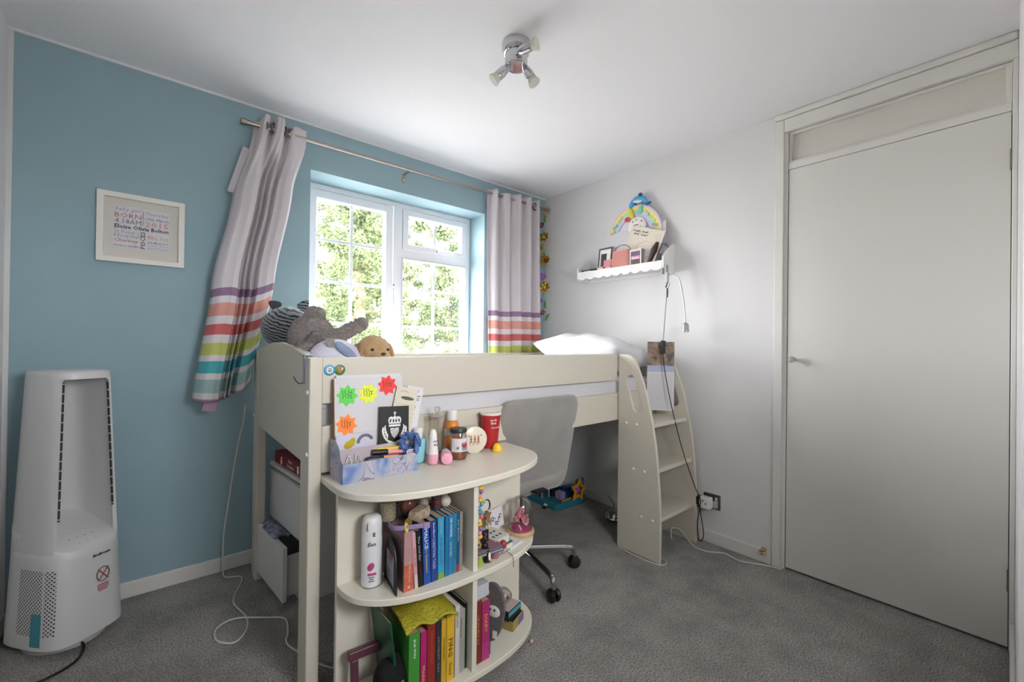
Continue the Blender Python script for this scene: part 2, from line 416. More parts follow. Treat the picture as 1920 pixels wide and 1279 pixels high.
# mattress and bedding
mt = thing('mattress', 'white sheeted mattress lying inside the cream bed frame', 'mattress', (-1.04, -.6, .73))
SHEET = mat('white_cotton', 'cfced2', .9, bump=.5, bscale=16)
part(MB().mm(-2.018, -.076, -1.027, -.158, .732, .925), 'core', SHEET, mt, bevel=.03, seg=4)
def wavy(x0, x1, y0, y1, z, amp, seed):
    r_ = random.Random(seed); ph = [r_.uniform(0, 6.28) for _ in range(8)]
    def f(u, v):
        w = sum(math.sin((3+k*2.1)*u*(1+.2*k)+(2+k*1.7)*v+ph[k])/(1+k*.6) for k in range(6))
        e = min(u, 1-u, v, 1-v); k = min(1, e*9)
        return (x0+(x1-x0)*u, y0+(y1-y0)*v, z+amp*w*.3*k+.035*math.sqrt(k))
    return f
me = grid_mesh(wavy(-1.70, -.50, -1.015, -.17, .928, .035, 3), 48, 36)
dv = finish('duvet', me, SHEET, ang=80); q = dv.modifiers.new('solid', 'SOLIDIFY'); q.thickness = .02; q.offset = 1
tag(dv, 'flattened white duvet spread over the mattress behind the guard rail', 'duvet')
def pillow(name, label, loc, size, rot, group=None):
    def sup(u, v, s):
        a, b = abs(2*u-1), abs(2*v-1)
        h = (max(0, 1-a**2.6)*max(0, 1-b**2.6))**.55
        pinch = 1-.07*(1-a)*b-.0
        return ((u-.5)*size[0]*(1-.08*(b**2)*(1-a)), (v-.5)*size[1]*(1-.06*(a**2)*(1-b)), s*h*size[2]/2+.010*math.sin(9*u+5*v)*h+.007*math.sin(19*v-7*u+2*math.sin(6*u))*h+.004*math.sin(31*u+12*v)*h)
    b = MB()
    n = 28
    for s in (1, -1):
        vs = [sup(i/n, j/n, s) for j in range(n+1) for i in range(n+1)]
        b.add(vs, [(j*(n+1)+i, j*(n+1)+i+1, (j+1)*(n+1)+i+1, (j+1)*(n+1)+i) for j in range(n) for i in range(n)])
    o = b.build(name, SHEET, ang=80, loc=loc, rot=[R(t) for t in rot])
    bm = bmesh.new(); bm.from_mesh(o.data); bmesh.ops.remove_doubles(bm, verts=bm.verts, dist=.0006); bmesh.ops.recalc_face_normals(bm, faces=bm.faces); bm.to_mesh(o.data); bm.free(); o.data.shade_smooth()
    return tag(o, label, 'pillow', group)
pillow('pillow', 'plump white pillow at the head of the bed under the wall shelf', (-.285, -.735, 1.064), (.44, .66, .22), (2, 12, 4))
pillow('pillow', 'white cushion end showing through the gap beside the front bed post', (-1.94, -.975, .905), (.17, .10, .09), (2, 3, 0))

# ladder
lad = thing('bed_ladder', 'cream curved-sided ladder with three steps at the bed end', 'ladder', (-.25, -1.19, 0))
prof = [(-1.064, 0), (-1.323, 0)] + [tuple(p) for p in spline([(-1.325, .05, 0), (-1.322, .30, 0), (-1.294, .60, 0), (-1.240, .85, 0), (-1.178, 1.015, 0)], 6)]
prof = [(p[0], p[1]) for p in prof] + [(-1.165, 1.040), (-1.145, 1.058), (-1.120, 1.066), (-1.064, 1.066)]
slot = []
for k in range(9): a = R(-20+k*180/8); slot.append((-1.142+.028*math.cos(a+.28), .925+.028*math.sin(a+.28)))
for k in range(9): a = R(160+k*180/8); slot.append((-1.184+.028*math.cos(a+.28), .786+.028*math.sin(a+.28)))
off = lad.location
for x in (-.449, -.066):
    plate('side_panel', [(y-off.y, z) for y, z in prof], [[(y-off.y, z) for y, z in slot]], x-.009-off.x, x+.009-off.x, 'x', CREAM, lad, bevel=.004)
for z, yf in ((.702, -1.262), (.474, -1.296), (.224, -1.312)):
    part(MB().mm(-.440, -.075, yf, -1.075, z-.022, z), 'step', CREAM, lad, bevel=.003)
for y, z in ((-1.117, .692), (-1.181, .692), (-1.166, .452), (-1.231, .452), (-1.214, .21), (-1.281, .21)): cap(lad, (-.458, y, z), (-1, 0, 0))

# ================================================================== DESK UNIT with curved shelves
desk = thing('curved_desk_unit', 'cream pull-out desk with curved open shelves below the bed', 'desk', (-1.64, -1.1, 0))
def dshape(cx, hw, yb, yf, n=28, e=2.5):
    pts = []
    for i in range(n+1):
        t = math.pi*i/n; c, s = math.cos(t), math.sin(t)
        pts.append((cx-hw*math.copysign(abs(c)**(2/e), c), yb+(yf-yb)*abs(s)**(2/e)))
    return pts
TOPZ, MIDZ, LOWZ = .690, .385, .065
part(MB().prism([(-2.022, -.84)]+dshape(-1.641, .381, -1.165, -1.392)+[(-1.26, -.84)], TOPZ-.022, TOPZ, 'z'), 'top', CREAM2, desk, bevel=.004)
part(MB().mm(-2.005, -1.272, -1.165, -1.147, 0, TOPZ-.022), 'back_panel', CREAM2, desk, bevel=.001)
for z in (MIDZ, LOWZ):
    part(MB().prism(dshape(-1.6385, .3665, -1.165, -1.378), z-.02, z, 'z'), 'shelf', CREAM2, desk, bevel=.003)
part(MB().mm(-1.645, -1.627, -1.362, -1.165, MIDZ, TOPZ-.022), 'divider', CREAM2, desk, bevel=.001)
part(MB().mm(-1.645, -1.627, -1.362, -1.165, LOWZ, MIDZ-.02), 'divider', CREAM2, desk, bevel=.001)
part(MB().mm(-1.645, -1.627, -1.33, -1.165, 0, LOWZ-.02), 'plinth', CREAM2, desk)
part(MB().mm(-1.78, -1.30, -.868, -.850, 0, TOPZ-.022), 'rear_leg_panel', CREAM2, desk, bevel=.001)

# ================================================================== CHAIR
chair = thing('desk_chair', 'grey upholstered swivel chair with chrome five-star base', 'chair', (-1.045, -.93, 0))
FAB = mat('grey_velour', '8b8884', .95, bump=.25, bscale=300, c2='96938e', nscale=7, sheen=.5)
def back_ring(k, dy):
    pts = []
    for x, z in rrect(-.255, .262, .398, .870, .075, 6):
        z = .634+(z-.634)*k; t = (z-.42)/.45; x = x*k*(.93+.07*t)
        pts.append((x, -.075-.080*t+.035*(x/.24)**2+dy, z))
    return pts
MB().loft([back_ring(.04, .030), back_ring(.5, .030), back_ring(.93, .026), back_ring(.985, .020), back_ring(1, .006), back_ring(1, -.010), back_ring(.985, -.022), back_ring(.93, -.028), back_ring(.5, -.030), back_ring(.04, -.030)]).build('backrest', FAB, chair, ang=60)
st = MB()
def seat_ring(k, z): return [(x*k, y*k+.10, z) for x, y in rrect(-.225, .225, -.215, .215, .07, 6)]
st.loft([seat_ring(.05, .425), seat_ring(.9, .428), seat_ring(.98, .44), seat_ring(1, .46), seat_ring(.98, .482), seat_ring(.9, .495), seat_ring(.05, .485)]).build('seat', FAB, chair, ang=60)
MB().cyl((0, 0, .12), (0, 0, .26), .026).build('column', BLACKP, chair)
MB().cyl((0, 0, .26), (0, 0, .41), .014).build('gas_lift', CHROME, chair)
MB().box((0, .04, .416), (.2, .2, .02)).build('seat_plate', BLACKP, chair, bevel=.004)
MB().lathe([(.03, .085), (.036, .095), (.036, .125), (.028, .135)], 20).build('hub', CHROME, chair)
MB().box((0, -.085, .43), (.07, .10, .012)).build('back_bracket', BLACKP, chair, bevel=.003)
for k in range(5):
    a = R(-29+72*k); ca, sa = math.cos(a), math.sin(a)
    lg = MB().tube(spline([(ca*.02, sa*.02, .118), (ca*.12, sa*.12, .112), (ca*.225, sa*.225, .104), (ca*.262, sa*.262, .092), (ca*.270, sa*.270, .055)], 5), .0125, 10).build('leg', CHROME, chair)
    cs = MB()
    for s in (-1, 1):
        c0 = Vector((ca*.27-sa*.011*s, sa*.27+ca*.011*s, .029)); ax = Vector((-sa*s, ca*s, 0))
        cs.lathe([(.018, 0), (.027, .002), (.029, .010), (.024, .018), (.008, .020)], 18, c0-ax*.006, ax.to_track_quat('Z', 'Y').to_matrix())
    cs.box((ca*.27, sa*.27, .044), (.026, .026, .026), rotm(0, 0, -29+72*k))
    cs.build('castor', BLACKP, lg)

# ================================================================== CHEST OF DRAWERS under the bed
ch = thing('chest_of_drawers', 'white two drawer chest under the bed with lower drawer open', 'chest', (-1.975, -.341, 0), 5.7)
LAM = mat('white_laminate', 'd9d8d6', .4)
plate('carcass', rect(-.20, .20, 0, .515), [rect(-.182, .182, .03, .497)], .02, .47, 'x', LAM, ch, bevel=.001)
MB().mm(.45, .47, -.182, .182, .03, .497).build('back_board', LAM, ch)
MB().mm(-.0, .475, -.20, .20, .515, .533).build('top', LAM, ch, bevel=.002)
d1 = MB().mm(0, .018, -.197, .197, .275, .497).build('drawer', LAM, ch, bevel=.002)
plate('drawer_box', rect(-.178, .178, .018, .42), [rect(-.166, .166, .03, .408)], .29, .46, 'z', LAM, d1)
d2 = MB().mm(-.062, -.044, -.197, .197, .040, .262).build('drawer', LAM, ch, bevel=.002)
# x and y swap in the drawer box loop: (x, y) plane
for o_, (dx) in ((d1, .018), (d2, -.044)):
    for c_ in list(o_.children): bpy.data.objects.remove(c_)
    bx_ = MB().mm(dx, dx+.4, -.178, -.166, .29 if o_ is d1 else .055, .44 if o_ is d1 else .215).mm(dx, dx+.4, .166, .178, .29 if o_ is d1 else .055, .44 if o_ is d1 else .215).mm(dx, dx+.4, -.178, .178, .285 if o_ is d1 else .05, .29 if o_ is d1 else .056)
    bx_.build('drawer_box', LAM, o_)
cl = grid_mesh(lambda u, v: (-.06+.075*v-.012*math.sin(3.1*v), -.08+.17*u, .262+.018*math.sin(math.pi*v)+.010*math.sin(9*u)*math.sin(3*v)-.02*(1-v)*0), 16, 8)
co = finish('folded_clothes', cl, mat('floral_cotton', 'a9adc2', .9, c2='4d5064', nscale=40, bump=.2, bscale=60), ang=80)
co.location = ch.location; co.rotation_euler = ch.rotation_euler
q = co.modifiers.new('s', 'SOLIDIFY'); q.thickness = .015; q.offset = -1
tag(co, 'crumpled grey floral clothing poking out of the open drawer', 'clothing')
xm = thing('gift_box', 'dark red festive box with snowmen on top of the white chest', 'box', (-1.925, -.345, .5335), 5.7)
XR = mat('festive_red', '6d1420', .5, c2='8d2028', nscale=30); XW = mat('print_white', 'e9e4dc', .6)
MB().mm(-.035, .15, -.175, .175, 0, .055).build('lid', XR, xm, bevel=.002)
SIDE = Matrix(((0, 0, -1, 0), (-1, 0, 0, 0), (0, 1, 0, 0), (0, 0, 0, 1)))      # lettering on a face that looks towards -x
text('lettering', 'Merry', XW, xm, (-.0355, -.03, .036), width=.05, base=SIDE, shear=.3)
text('lettering', 'Christmas', XW, xm, (-.0355, -.03, .017), width=.095, base=SIDE, shear=.3)
for y in (.085, -.125):
    MB().ell((-.0355, y, .016), (.0012, .012, .013)).ell((-.0355, y, .034), (.0012, .009, .009)).build('snowman_print', XW, xm)
    MB().mm(-.0372, -.0358, y-.007, y+.007, .041, .048).build('snowman_hat', BLACKP, xm)

# ================================================================== CURTAINS AND ROD
rod = thing('curtain_rod', 'brushed steel curtain rod above the window', 'curtain rod', (-1.1, -.08, 2.178))
MB().tube([(-.985, 0, -.008), (1.03, 0, .010)], .0095, 14).build('pole', STEEL, rod)
for x, z in ((-.985, -.008), (1.03, .010)):
    s = -1 if x < 0 else 1
    MB().lathe([(.0115, 0), (.0125, .006), (.0125, .016), (.0155, .020), (.0160, .038), (.012, .042)], 18, (x, 0, z), rotm(0, 90*s, 0)).build('finial', STEEL, rod)
for x in (-.145, -.93, .97):
    br = MB().box((x, .042, -.012), (.012, .075, .004)).box((x, .0785, -.035), (.022, .003, .055)).build('bracket', STEEL, rod, bevel=.001)
    MB().cyl((x, .077, -.045), (x, .074, -.045), .005, n=10).build('screw', CHROME, br)
def curtain_mat():
    m = bpy.data.materials.new('striped_curtain'); m.use_nodes = True
    nt = m.node_tree; b = nt.nodes['Principled BSDF']; b.inputs['Roughness'].default_value = .85; b.inputs['Sheen Weight'].default_value = .15
    uv = nt.nodes.new('ShaderNodeUVMap'); sp = nt.nodes.new('ShaderNodeSeparateXYZ'); r = nt.nodes.new('ShaderNodeValToRGB')
    nt.links.new(uv.outputs[0], sp.inputs[0]); nt.links.new(sp.outputs['Y'], r.inputs['Fac'])
    W = 'dcd6da'
    stops = [(0, W), (.628, '9a7f9c'), (.656, 'e4dfe2'), (.679, 'e0a497'), (.721, 'e4dfe2'), (.747, 'cf6d6c'), (.782, 'e4dfe2'), (.812, 'c6cd70'), (.850, 'e4dfe2'), (.868, '4fb3bd'), (.908, 'e4dfe2'), (.926, '9fc0bf'), (.972, 'e0dade'), (.990, 'b59ab0')]
    cr = r.color_ramp; cr.interpolation = 'CONSTANT'
    while len(cr.elements) < len(stops): cr.elements.new(.5)
    for e, (p, c) in zip(cr.elements, stops): e.position = p; e.color = lin(c)
    n = nt.nodes.new('ShaderNodeTexNoise'); n.inputs['Scale'].default_value = 500; bp = nt.nodes.new('ShaderNodeBump'); bp.inputs['Strength'].default_value = .15; bp.inputs['Distance'].default_value = .002
    tc = nt.nodes.new('ShaderNodeTexCoord'); nt.links.new(tc.outputs['Object'], n.inputs['Vector']); nt.links.new(n.outputs['Fac'], bp.inputs['Height']); nt.links.new(bp.outputs['Normal'], b.inputs['Normal'])
    nt.links.new(r.outputs['Color'], b.inputs['Base Color'])
    t = nt.nodes.new('ShaderNodeBsdfTranslucent'); mx = nt.nodes.new('ShaderNodeMixShader'); mx.inputs[0].default_value = .18; o = nt.nodes['Material Output']
    nt.links.new(r.outputs['Color'], t.inputs['Color']); nt.links.new(b.outputs[0], mx.inputs[1]); nt.links.new(t.outputs[0], mx.inputs[2]); nt.links.new(mx.outputs[0], o.inputs[0])
    return m
CURT = curtain_mat()
def interp(t, ks):
    for (a, x), (b, y) in zip(ks, ks[1:]):
        if t <= b:
            f = (t-a)/(b-a); f = f*f*(3-2*f)*.5+f*.5; return x+(y-x)*f
    return ks[-1][1]
def curtain(name, label, left, right, ztop, zbot, yk, folds, flat, grommets, drape=None):
    """left/right: edge x along the drop; folds: (phase count, amplitude at top, amplitude at bottom)"""
    t = thing(name, label, 'curtain', (left[0][1], -.08, 2.178))
    def f(u, v):
        xl, xr = interp(v, left), interp(v, right)
        zt, zb = interp(u, ztop), interp(u, zbot)
        z = zt+(zb-zt)*v
        A = folds[1]+(folds[2]-folds[1])*v
        ph = 2*math.pi*folds[0]*(u**.9)
        damp = 1.0
        if flat: damp = 1-max(0, min(1, (u-flat)/.12))*(1-.55*v)
        w = math.sin(ph+.9*v)+.28*math.sin(2.3*ph+1.7+2.1*v)
        y = yk[0]+(yk[1]-yk[0])*v+A*w*damp+.006*math.sin(7*v+11*u)*v
        if drape:
            k = max(0, min(1, (v-.04)/.22)); k = k*k*(3-2*k)
            yd = yk[0]+(yk[1]-yk[0])*v+interp(min(1, max(0, u+.018*math.sin(4*v)*(1-abs(2*u-1)))), drape)*(.75+.35*v)+.004*math.sin(9*v+7*u)+.003*math.sin(21*u-5*v)
            y = y*(1-k)+yd*k
        x = xl+(xr-xl)*u+.35*A*math.cos(ph+.9*v)*damp*(.4+.6*v)*(.35 if drape else 1)+.010*math.sin(5*v+3)*v*(1-u)
        return (x, y, z)
    me_ = grid_mesh(f, 150, 70)
    o = finish('fabric', me_, CURT, ang=180); o.parent = t; o.matrix_parent_inverse = Matrix.Translation(-Vector(t.location))
    q = o.modifiers.new('s', 'SOLIDIFY'); q.thickness = .002
    for x, rz in grommets:
        pts = [Vector((0, .024*math.cos(a), .024*math.sin(a))) for a in [2*math.pi*i/24 for i in range(24)]]
        g = MB().tube([rotm(0, 0, rz) @ p for p in pts], .0055, 8, closed=True).build('eyelet', mat('dark_steel', '6b665f', .3, 1.0), t)
        g.location = (x-t.location.x, 0, 0)
    return t
cL = curtain('curtain', 'pale curtain with pastel stripes swept to the left of the window', [(0, -2.065), (.05, -2.075), (.3, -2.155), (.62, -2.235), (1, -2.312)], [(0, -1.835), (.06, -1.838), (.25, -1.895), (.62, -1.975), (1, -2.072)],
             [(0, 2.19), (.25, 2.235), (.5, 2.235), (.62, 2.20), (.8, 2.222), (1, 2.213)], [(0, .848), (.45, .842), (.75, .875), (1, .925)], (-.085, -.145), (3.4, .030, .042), .66, [(-2.03, 30), (-1.985, 150), (-1.945, 35), (-1.90, 100)],
             [(0, .035), (.04, -.005), (.16, -.040), (.30, -.046), (.40, -.030), (.45, .040), (.49, -.018), (.525, .040), (.57, -.034), (.62, .010), (.66, .045), (.71, -.020), (.82, -.036), (.94, -.028), (1, .020)])
fl = grid_mesh(lambda u, v: (-2.112-.062*v+.035*u+.02*u*v, -.055-.02*u+.008*math.sin(6*v), 2.062-.235*v-.02*u+.02*math.sin(3*v)*u), 10, 16)
for l in fl.uv_layers[0].data: l.uv = (l.uv[0], l.uv[1]*.3)
fo = finish('folded_corner', fl, CURT, ang=180); fo.parent = cL; fo.matrix_parent_inverse = Matrix.Translation(-Vector(cL.location))
q = fo.modifiers.new('s', 'SOLIDIFY'); q.thickness = .003
tie = MB().box((-2.235, -.145, .822), (.05, .004, .05), rotm(0, 12, 0)).xf(Matrix.Translation(-cL.location)).build('tieback_end', mat('mauve_cloth', 'b99bad', .9), cL, bevel=.001)
curtain('curtain', 'pale curtain with pastel stripes hanging straight in the right corner', [(0, -.645), (1, -.62)], [(0, -.158), (1, -.125)],
        [(0, 2.215), (.3, 2.205), (.5, 2.225), (1, 2.232)], [(0, .84), (1, .84)], (-.080, -.085), (4.6, .030, .026), None, [(-.575, 75), (-.47, 20), (-.36, 150), (-.26, 30), (-.185, 80)])

# ================================================================== PICTURE
pic = thing('framed_print', 'white framed birth announcement print hanging on the blue wall', 'picture', (-2.474, 0, 1.592))
FRM = mat('white_frame', 'e6e3dd', .45)
plate('frame', rect(-.145, .145, -.148, .148), [rect(-.123, .123, -.126, .126)], -.022, -.001, 'y', FRM, pic, bevel=.002)
MB().mm(-.125, .125, -.006, -.001, -.128, .128).build('mount', mat('mount_card', 'dcd9d2', .9), pic)
PX0, PX1, PZ0, PZ1 = -.092, .090, -.082, .095
MB().mm(PX0, PX1, -.0072, -.006, PZ0, PZ1).build('print', mat('print_paper', 'e2e0e2', .8), pic)
INK = {k: mat('ink_'+k, c, .8) for k, c in dict(lil='9aa3bf', pink='d59aa0', rose='b5717c', navy='2e2f55', grey='8f99a4', mid='6f7791').items()}
lines = [('baby girl', 'lil', -.047, .080, .085, .021, .35, 0), ('BORN', 'rose', -.047, .056, .085, .021, 0, 0), ('4.18AM', 'mid', -.047, .031, .085, .020, 0, 0),
         ('Thursday', 'lil', .048, .075, .080, .017, 0, 0), ('19th March', 'mid', .048, .054, .080, .014, .3, 0), ('2015', 'pink', .048, .031, .080, .023, 0, .01),
         ('Eloise Olivia Bolton', 'navy', -.001, .008, .178, .018, 0, .02), ('St Peter\'s', 'lil', -.051, -.014, .078, .017, 0, 0), ('Hospital', 'grey', -.051, -.033, .078, .018, 0, 0), ('Chertsey', 'rose', -.051, -.053, .078, .018, .3, .01),
         ('loves a cuddle', 'mid', -.051, -.073, .078, .010, 0, .01), ('8lbs 1oz', 'pink', .052, -.026, .072, .018, 0, 0), ('26th March 2017', 'mid', .052, -.048, .072, .009, 0, .01), ('St Giles Church', 'lil', .052, -.060, .072, .009, 0, 0), ('ASHTEAD', 'lil', .052, -.074, .072, .010, 0, 0)]
for s, c, x, z, w, h, sh, b in lines: text('lettering', s, INK[c], pic, (x, -.0075, z), width=w, height=h, shear=sh, bold=b)
text('lettering', 'PISCES', INK['navy'], pic, (.001, -.0075, -.042), width=.074, height=.016, spin=90, bold=.01)
text('lettering', 'TUESDAY MORNING', INK['mid'], pic, (.001, -.0075, .053), width=.064, height=.006, spin=90, bold=.01)
MB().mm(-.124, .124, -.0115, -.010, -.127, .127).build('glazing', clear_glass('picture_glass', refl=.01), pic, smooth=False)

# ================================================================== TOWER FAN
fan = thing('tower_fan', 'white bladeless tower fan with perforated base in the left corner', 'fan', (-2.672, -.178, 0), 38)
PLA = mat('white_plastic', 'd4d4d4', .38)
def fan_ring(z, n=48, e=3.6):
    t = z/1.0; a = .125-.040*t; b = .150-.035*t                # half width, half depth; front looks to -y
    out = []
    for i in range(n):
        th = 2*math.pi*i/n-math.pi/2; c, s = math.cos(th), math.sin(th)
        out.append((a*math.copysign(abs(c)**(2/e), c), b*math.copysign(abs(s)**(2/e), s), z))
    return out
def panel_z(y): return .405+.055*(y/.15)
lower = [[(p[0]*.9, p[1]*.9, .030) for p in fan_ring(.03)]]+[fan_ring(z) for z in (.036, .12, .2, .28, .33)]
topr = [(p[0], p[1], panel_z(p[1])+.0) for p in fan_ring(.40)]
lower += [topr, [(p[0]*.97, p[1]*.97, panel_z(p[1])+.004) for p in fan_ring(.40)], [(p[0]*.05, p[1]*.05, panel_z(p[1]*.05)) for p in fan_ring(.40)]]
MB().loft(lower).build('base_housing', PLA, fan, ang=50)
MB().lathe([(.10, 0), (.105, .004), (.105, .026), (.10, .032)], 36, sy=1.2).build('foot', mat('grey_foot', 'b8b8b6', .5), fan)
def u_ring(z):
    o_ = fan_ring(z, 120); a = max(p[0] for p in o_); b = max(p[1] for p in o_)
    i0 = next(i for i, p in enumerate(o_) if p[0] > .90*a)
    outer = [(p[0]*1.006, p[1]*1.006, p[2]) for p in o_[i0:120-i0+1]]
    inner = [(p[0]*(1-.013/a), p[1]*(1-.035/b) if p[1] > 0 else p[1]*(1-.004/b), z) for p in outer]
    return outer+inner[::-1]
MB().loft([u_ring(z) for z in (.36, .45, .55, .65, .75, .85, .95, .975)]).build('upright_shell', PLA, fan, ang=50)
cap_r = [fan_ring(.970), fan_ring(.985), [(p[0]*.985, p[1]*.985, .994) for p in fan_ring(.99)], [(p[0]*.93, p[1]*.93, .9985) for p in fan_ring(.99)], [(p[0]*.05, p[1]*.05, 1.0) for p in fan_ring(.99)]]
MB().loft(cap_r).build('top_cap', PLA, fan, ang=50)
def slot_mat():
    m = mat('vent_slot_dark', '3a372e', .8); nt = m.node_tree; b = nt.nodes['Principled BSDF']
    tc = nt.nodes.new('ShaderNodeTexCoord'); sp = nt.nodes.new('ShaderNodeSeparateXYZ'); mo = nt.nodes.new('ShaderNodeMath'); mo.operation = 'MODULO'; mo.inputs[1].default_value = .034
    lt = nt.nodes.new('ShaderNodeMath'); lt.operation = 'LESS_THAN'; lt.inputs[1].default_value = .004
    mx = nt.nodes.new('ShaderNodeMix'); mx.data_type = 'RGBA'; mx.inputs[6].default_value = lin('3a372e'); mx.inputs[7].default_value = lin('c8c8c4')
    nt.links.new(tc.outputs['Object'], sp.inputs[0]); nt.links.new(sp.outputs['Z'], mo.inputs[0]); nt.links.new(mo.outputs[0], lt.inputs[0]); nt.links.new(lt.outputs[0], mx.inputs[0]); nt.links.new(mx.outputs[2], b.inputs['Base Color'])
    return m
SLOTM = slot_mat()
for s in (-1, 1):
    rr = []
    for z in (.47, .6, .75, .96):
        t = z; a = .125-.040*t; b = .150-.035*t
        x0, y0 = s*a*.795, -b*.722
        rr.append([(x0-.0022, y0-.002, z), (x0+.0022, y0-.002, z), (x0+.0022, y0+.004, z), (x0-.0022, y0+.004, z)])
    MB().loft(rr).build('vent_slot', SLOTM, fan, smooth=False)
def perf_mat():
    m = mat('perforated_plastic', 'cfcfcf', .4); nt = m.node_tree; b = nt.nodes['Principled BSDF']
    tc = nt.nodes.new('ShaderNodeTexCoord'); mp = nt.nodes.new('ShaderNodeMapping'); mp.inputs['Scale'].default_value = (0, 105, 105); mp.inputs['Rotation'].default_value = (R(45), 0, 0)
    vo = nt.nodes.new('ShaderNodeTexVoronoi'); vo.inputs['Randomness'].default_value = 0; vo.inputs['Scale'].default_value = 1
    lt = nt.nodes.new('ShaderNodeMath'); lt.operation = 'LESS_THAN'; lt.inputs[1].default_value = .30
    mx = nt.nodes.new('ShaderNodeMix'); mx.data_type = 'RGBA'; mx.inputs[6].default_value = lin('cfcfcf'); mx.inputs[7].default_value = lin('3a3a3a')
    nt.links.new(tc.outputs['Object'], mp.inputs[0]); nt.links.new(mp.outputs[0], vo.inputs['Vector']); nt.links.new(vo.outputs['Distance'], lt.inputs[0]); nt.links.new(lt.outputs[0], mx.inputs[0]); nt.links.new(mx.outputs[2], b.inputs['Base Color'])
    return m
PERF = perf_mat()
def skin_patch(i0, i1, z0, z1, lift, nz=10):
    """a patch that follows the fan's skin between two outline positions"""
    rows = []
    for j in range(nz+1):
        z = z0+(z1-z0)*j/nz; rg = fan_ring(z, 240)
        rows.append([(p[0]*(1+lift/abs(.12)), p[1]*(1+lift/.14), z) for p in rg[i0:i1+1]])
    b = MB(); n_ = len(rows[0])
    b.add([p for r_ in rows for p in r_], [(j*n_+i, j*n_+i+1, (j+1)*n_+i+1, (j+1)*n_+i) for j in range(nz) for i in range(n_-1)])
    return b
for i0, i1 in ((178, 192), (194, 208)):
    o = skin_patch(i0, i1, .085, .305, .0006).build('air_inlet', PERF, fan, ang=80)
o = skin_patch(183, 192, .050, .160, .0012).build('tape_strip', mat('blue_tape', '3f8f9c', .5), fan, ang=80)
SURF = lambda a, z: Vector(fan_ring(z, 240)[a])
GREYT = mat('print_grey', '55585a', .6); REDT = mat('print_red', 'b0474c', .6)
PANM = Matrix.Rotation(math.atan(.055/.15), 4, 'X')
for r_, row in enumerate(((-.035, -.012, .012, .035), (-.035, -.012, .012, .035), (-.025, .0, .025))):
    for x in row:
        y = -.035-.032*r_
        MB().cyl((x, y, panel_z(y)+.0008), (x, y, panel_z(y)+.0016), .0028 if r_ else .0018, n=8).build('touch_button', GREYT, fan)
text('lettering', 'ProBreeze', GREYT, fan, (.018, -.1432, .318), width=.055, base=FRONT, depth=.002, shear=.2)
MB().tube([Vector((.022+.020*math.cos(a), -.1452+.0, .240+.026*math.sin(a))) for a in [2*math.pi*i/20 for i in range(20)]], .0016, 6, closed=True).build('warning_symbol', GREYT, fan)
MB().cyl((.006, -.1462, .262), (.038, -.1462, .218), .0018, n=6).build('warning_bar', REDT, fan)
MB().cyl((.038, -.1464, .262), (.006, -.1464, .218), .0018, n=6).build('warning_bar', REDT, fan)
for i in range(4): MB().box((.022, -.1462, .203-.007*i), (.036-.004*(i == 3)*2, .0012, .0030)).build('warning_text_line', REDT, fan)
ct = MB().tube(spline([(-.02, -.08, .02), (-.035, -.145, .008), (-.10, -.20, .006), (-.19, -.19, .006), (-.26, -.12, .006)], 8), .0042, 8); ct.build('power_cord', BLACKP, fan)

# ================================================================== CEILING SPOTLIGHT
sp = thing('ceiling_spotlight', 'chrome three-head spotlight on the ceiling', 'ceiling light', (-1.355, -1.205, 2.3))
MB().lathe([(.058, 0), (.059, -.012), (.056, -.030), (.050, -.040), (.044, -.042), (.043, -.085), (.040, -.092), (0, -.092)][::-1], 36).build('canopy', mat('polished_chrome', 'c9c9cc', .06, 1.0), sp)
rt = Vector((.762, -.648, 0)); fw = Vector((.648, .762, 0)); up = Vector((0, 0, 1))
FROST = mat('frosted_bulb', 'c9c9bd', .4)
for base, d in ((-rt*.040-fw*.012-up*.05, (-rt*.72-up*.69)), (rt*.038-fw*.010-up*.05, (rt*.48-up*.86-fw*.1)), (rt*.015-fw*.047-up*.042, (rt*.80-fw*.45+up*.05))):
    d = d.normalized()
    third = abs(d.z) < .3
    joint = base+(-up*.055 if not third else (-up*.025-fw*.015))
    arm = MB().tube([base+up*.015, joint], .0045, 8).build('arm', MATS['polished_chrome'], sp)
    q_ = d.to_track_quat('Z', 'Y').to_matrix()
    hd = MB().lathe([(.003, -.022), (.010, -.014), (.0165, .006), (.0195, .026), (.0185, .030), (.0195, .034), (.0185, .038), (.0195, .042), (.018, .046), (.008, .046)], 22, joint, q_).build('spot_head', MATS['polished_chrome'], sp)
    MB().lathe([(.016, .044), (.0185, .050), (.0245, .066), (.0245, .069), (.020, .070), (0, .067)], 22, joint, q_).build('bulb', FROST, hd)

# ================================================================== THINGS ON THE DESK TOP
def ctr(o): return o.location
PAPER = mat('white_paper', 'd3d1d4', .85); INKB = mat('black_ink', '1d1d20', .8)
def star_poly(r0, r1, n, cx, cz, ph=0):
    return [(cx+(r0 if i % 2 == 0 else r1)*math.sin(ph+math.pi*i/n), cz+(r0 if i % 2 == 0 else r1)*math.cos(ph+math.pi*i/n)) for i in range(2*n)]
def scribble(parent, cx, cz, y, w, rows, dz, m, seed, vertical=False):
    """handwriting-like pen lines on an upright sheet that looks to -y"""
    r_ = random.Random(seed)
    for k in range(rows):
        pts = []; L = w*r_.uniform(.65, 1)
        n_ = int(L/.0025)
        for i in range(n_):
            a = -w/2+i*.0025; b = dz*(rows/2-k-.5)+r_.uniform(-.32, .32)*dz
            pts.append((cx+b, y, cz-a) if vertical else (cx+a, y, cz+b))
        MB().tube(pts, .0007, 4).build('pen_line', m, parent)
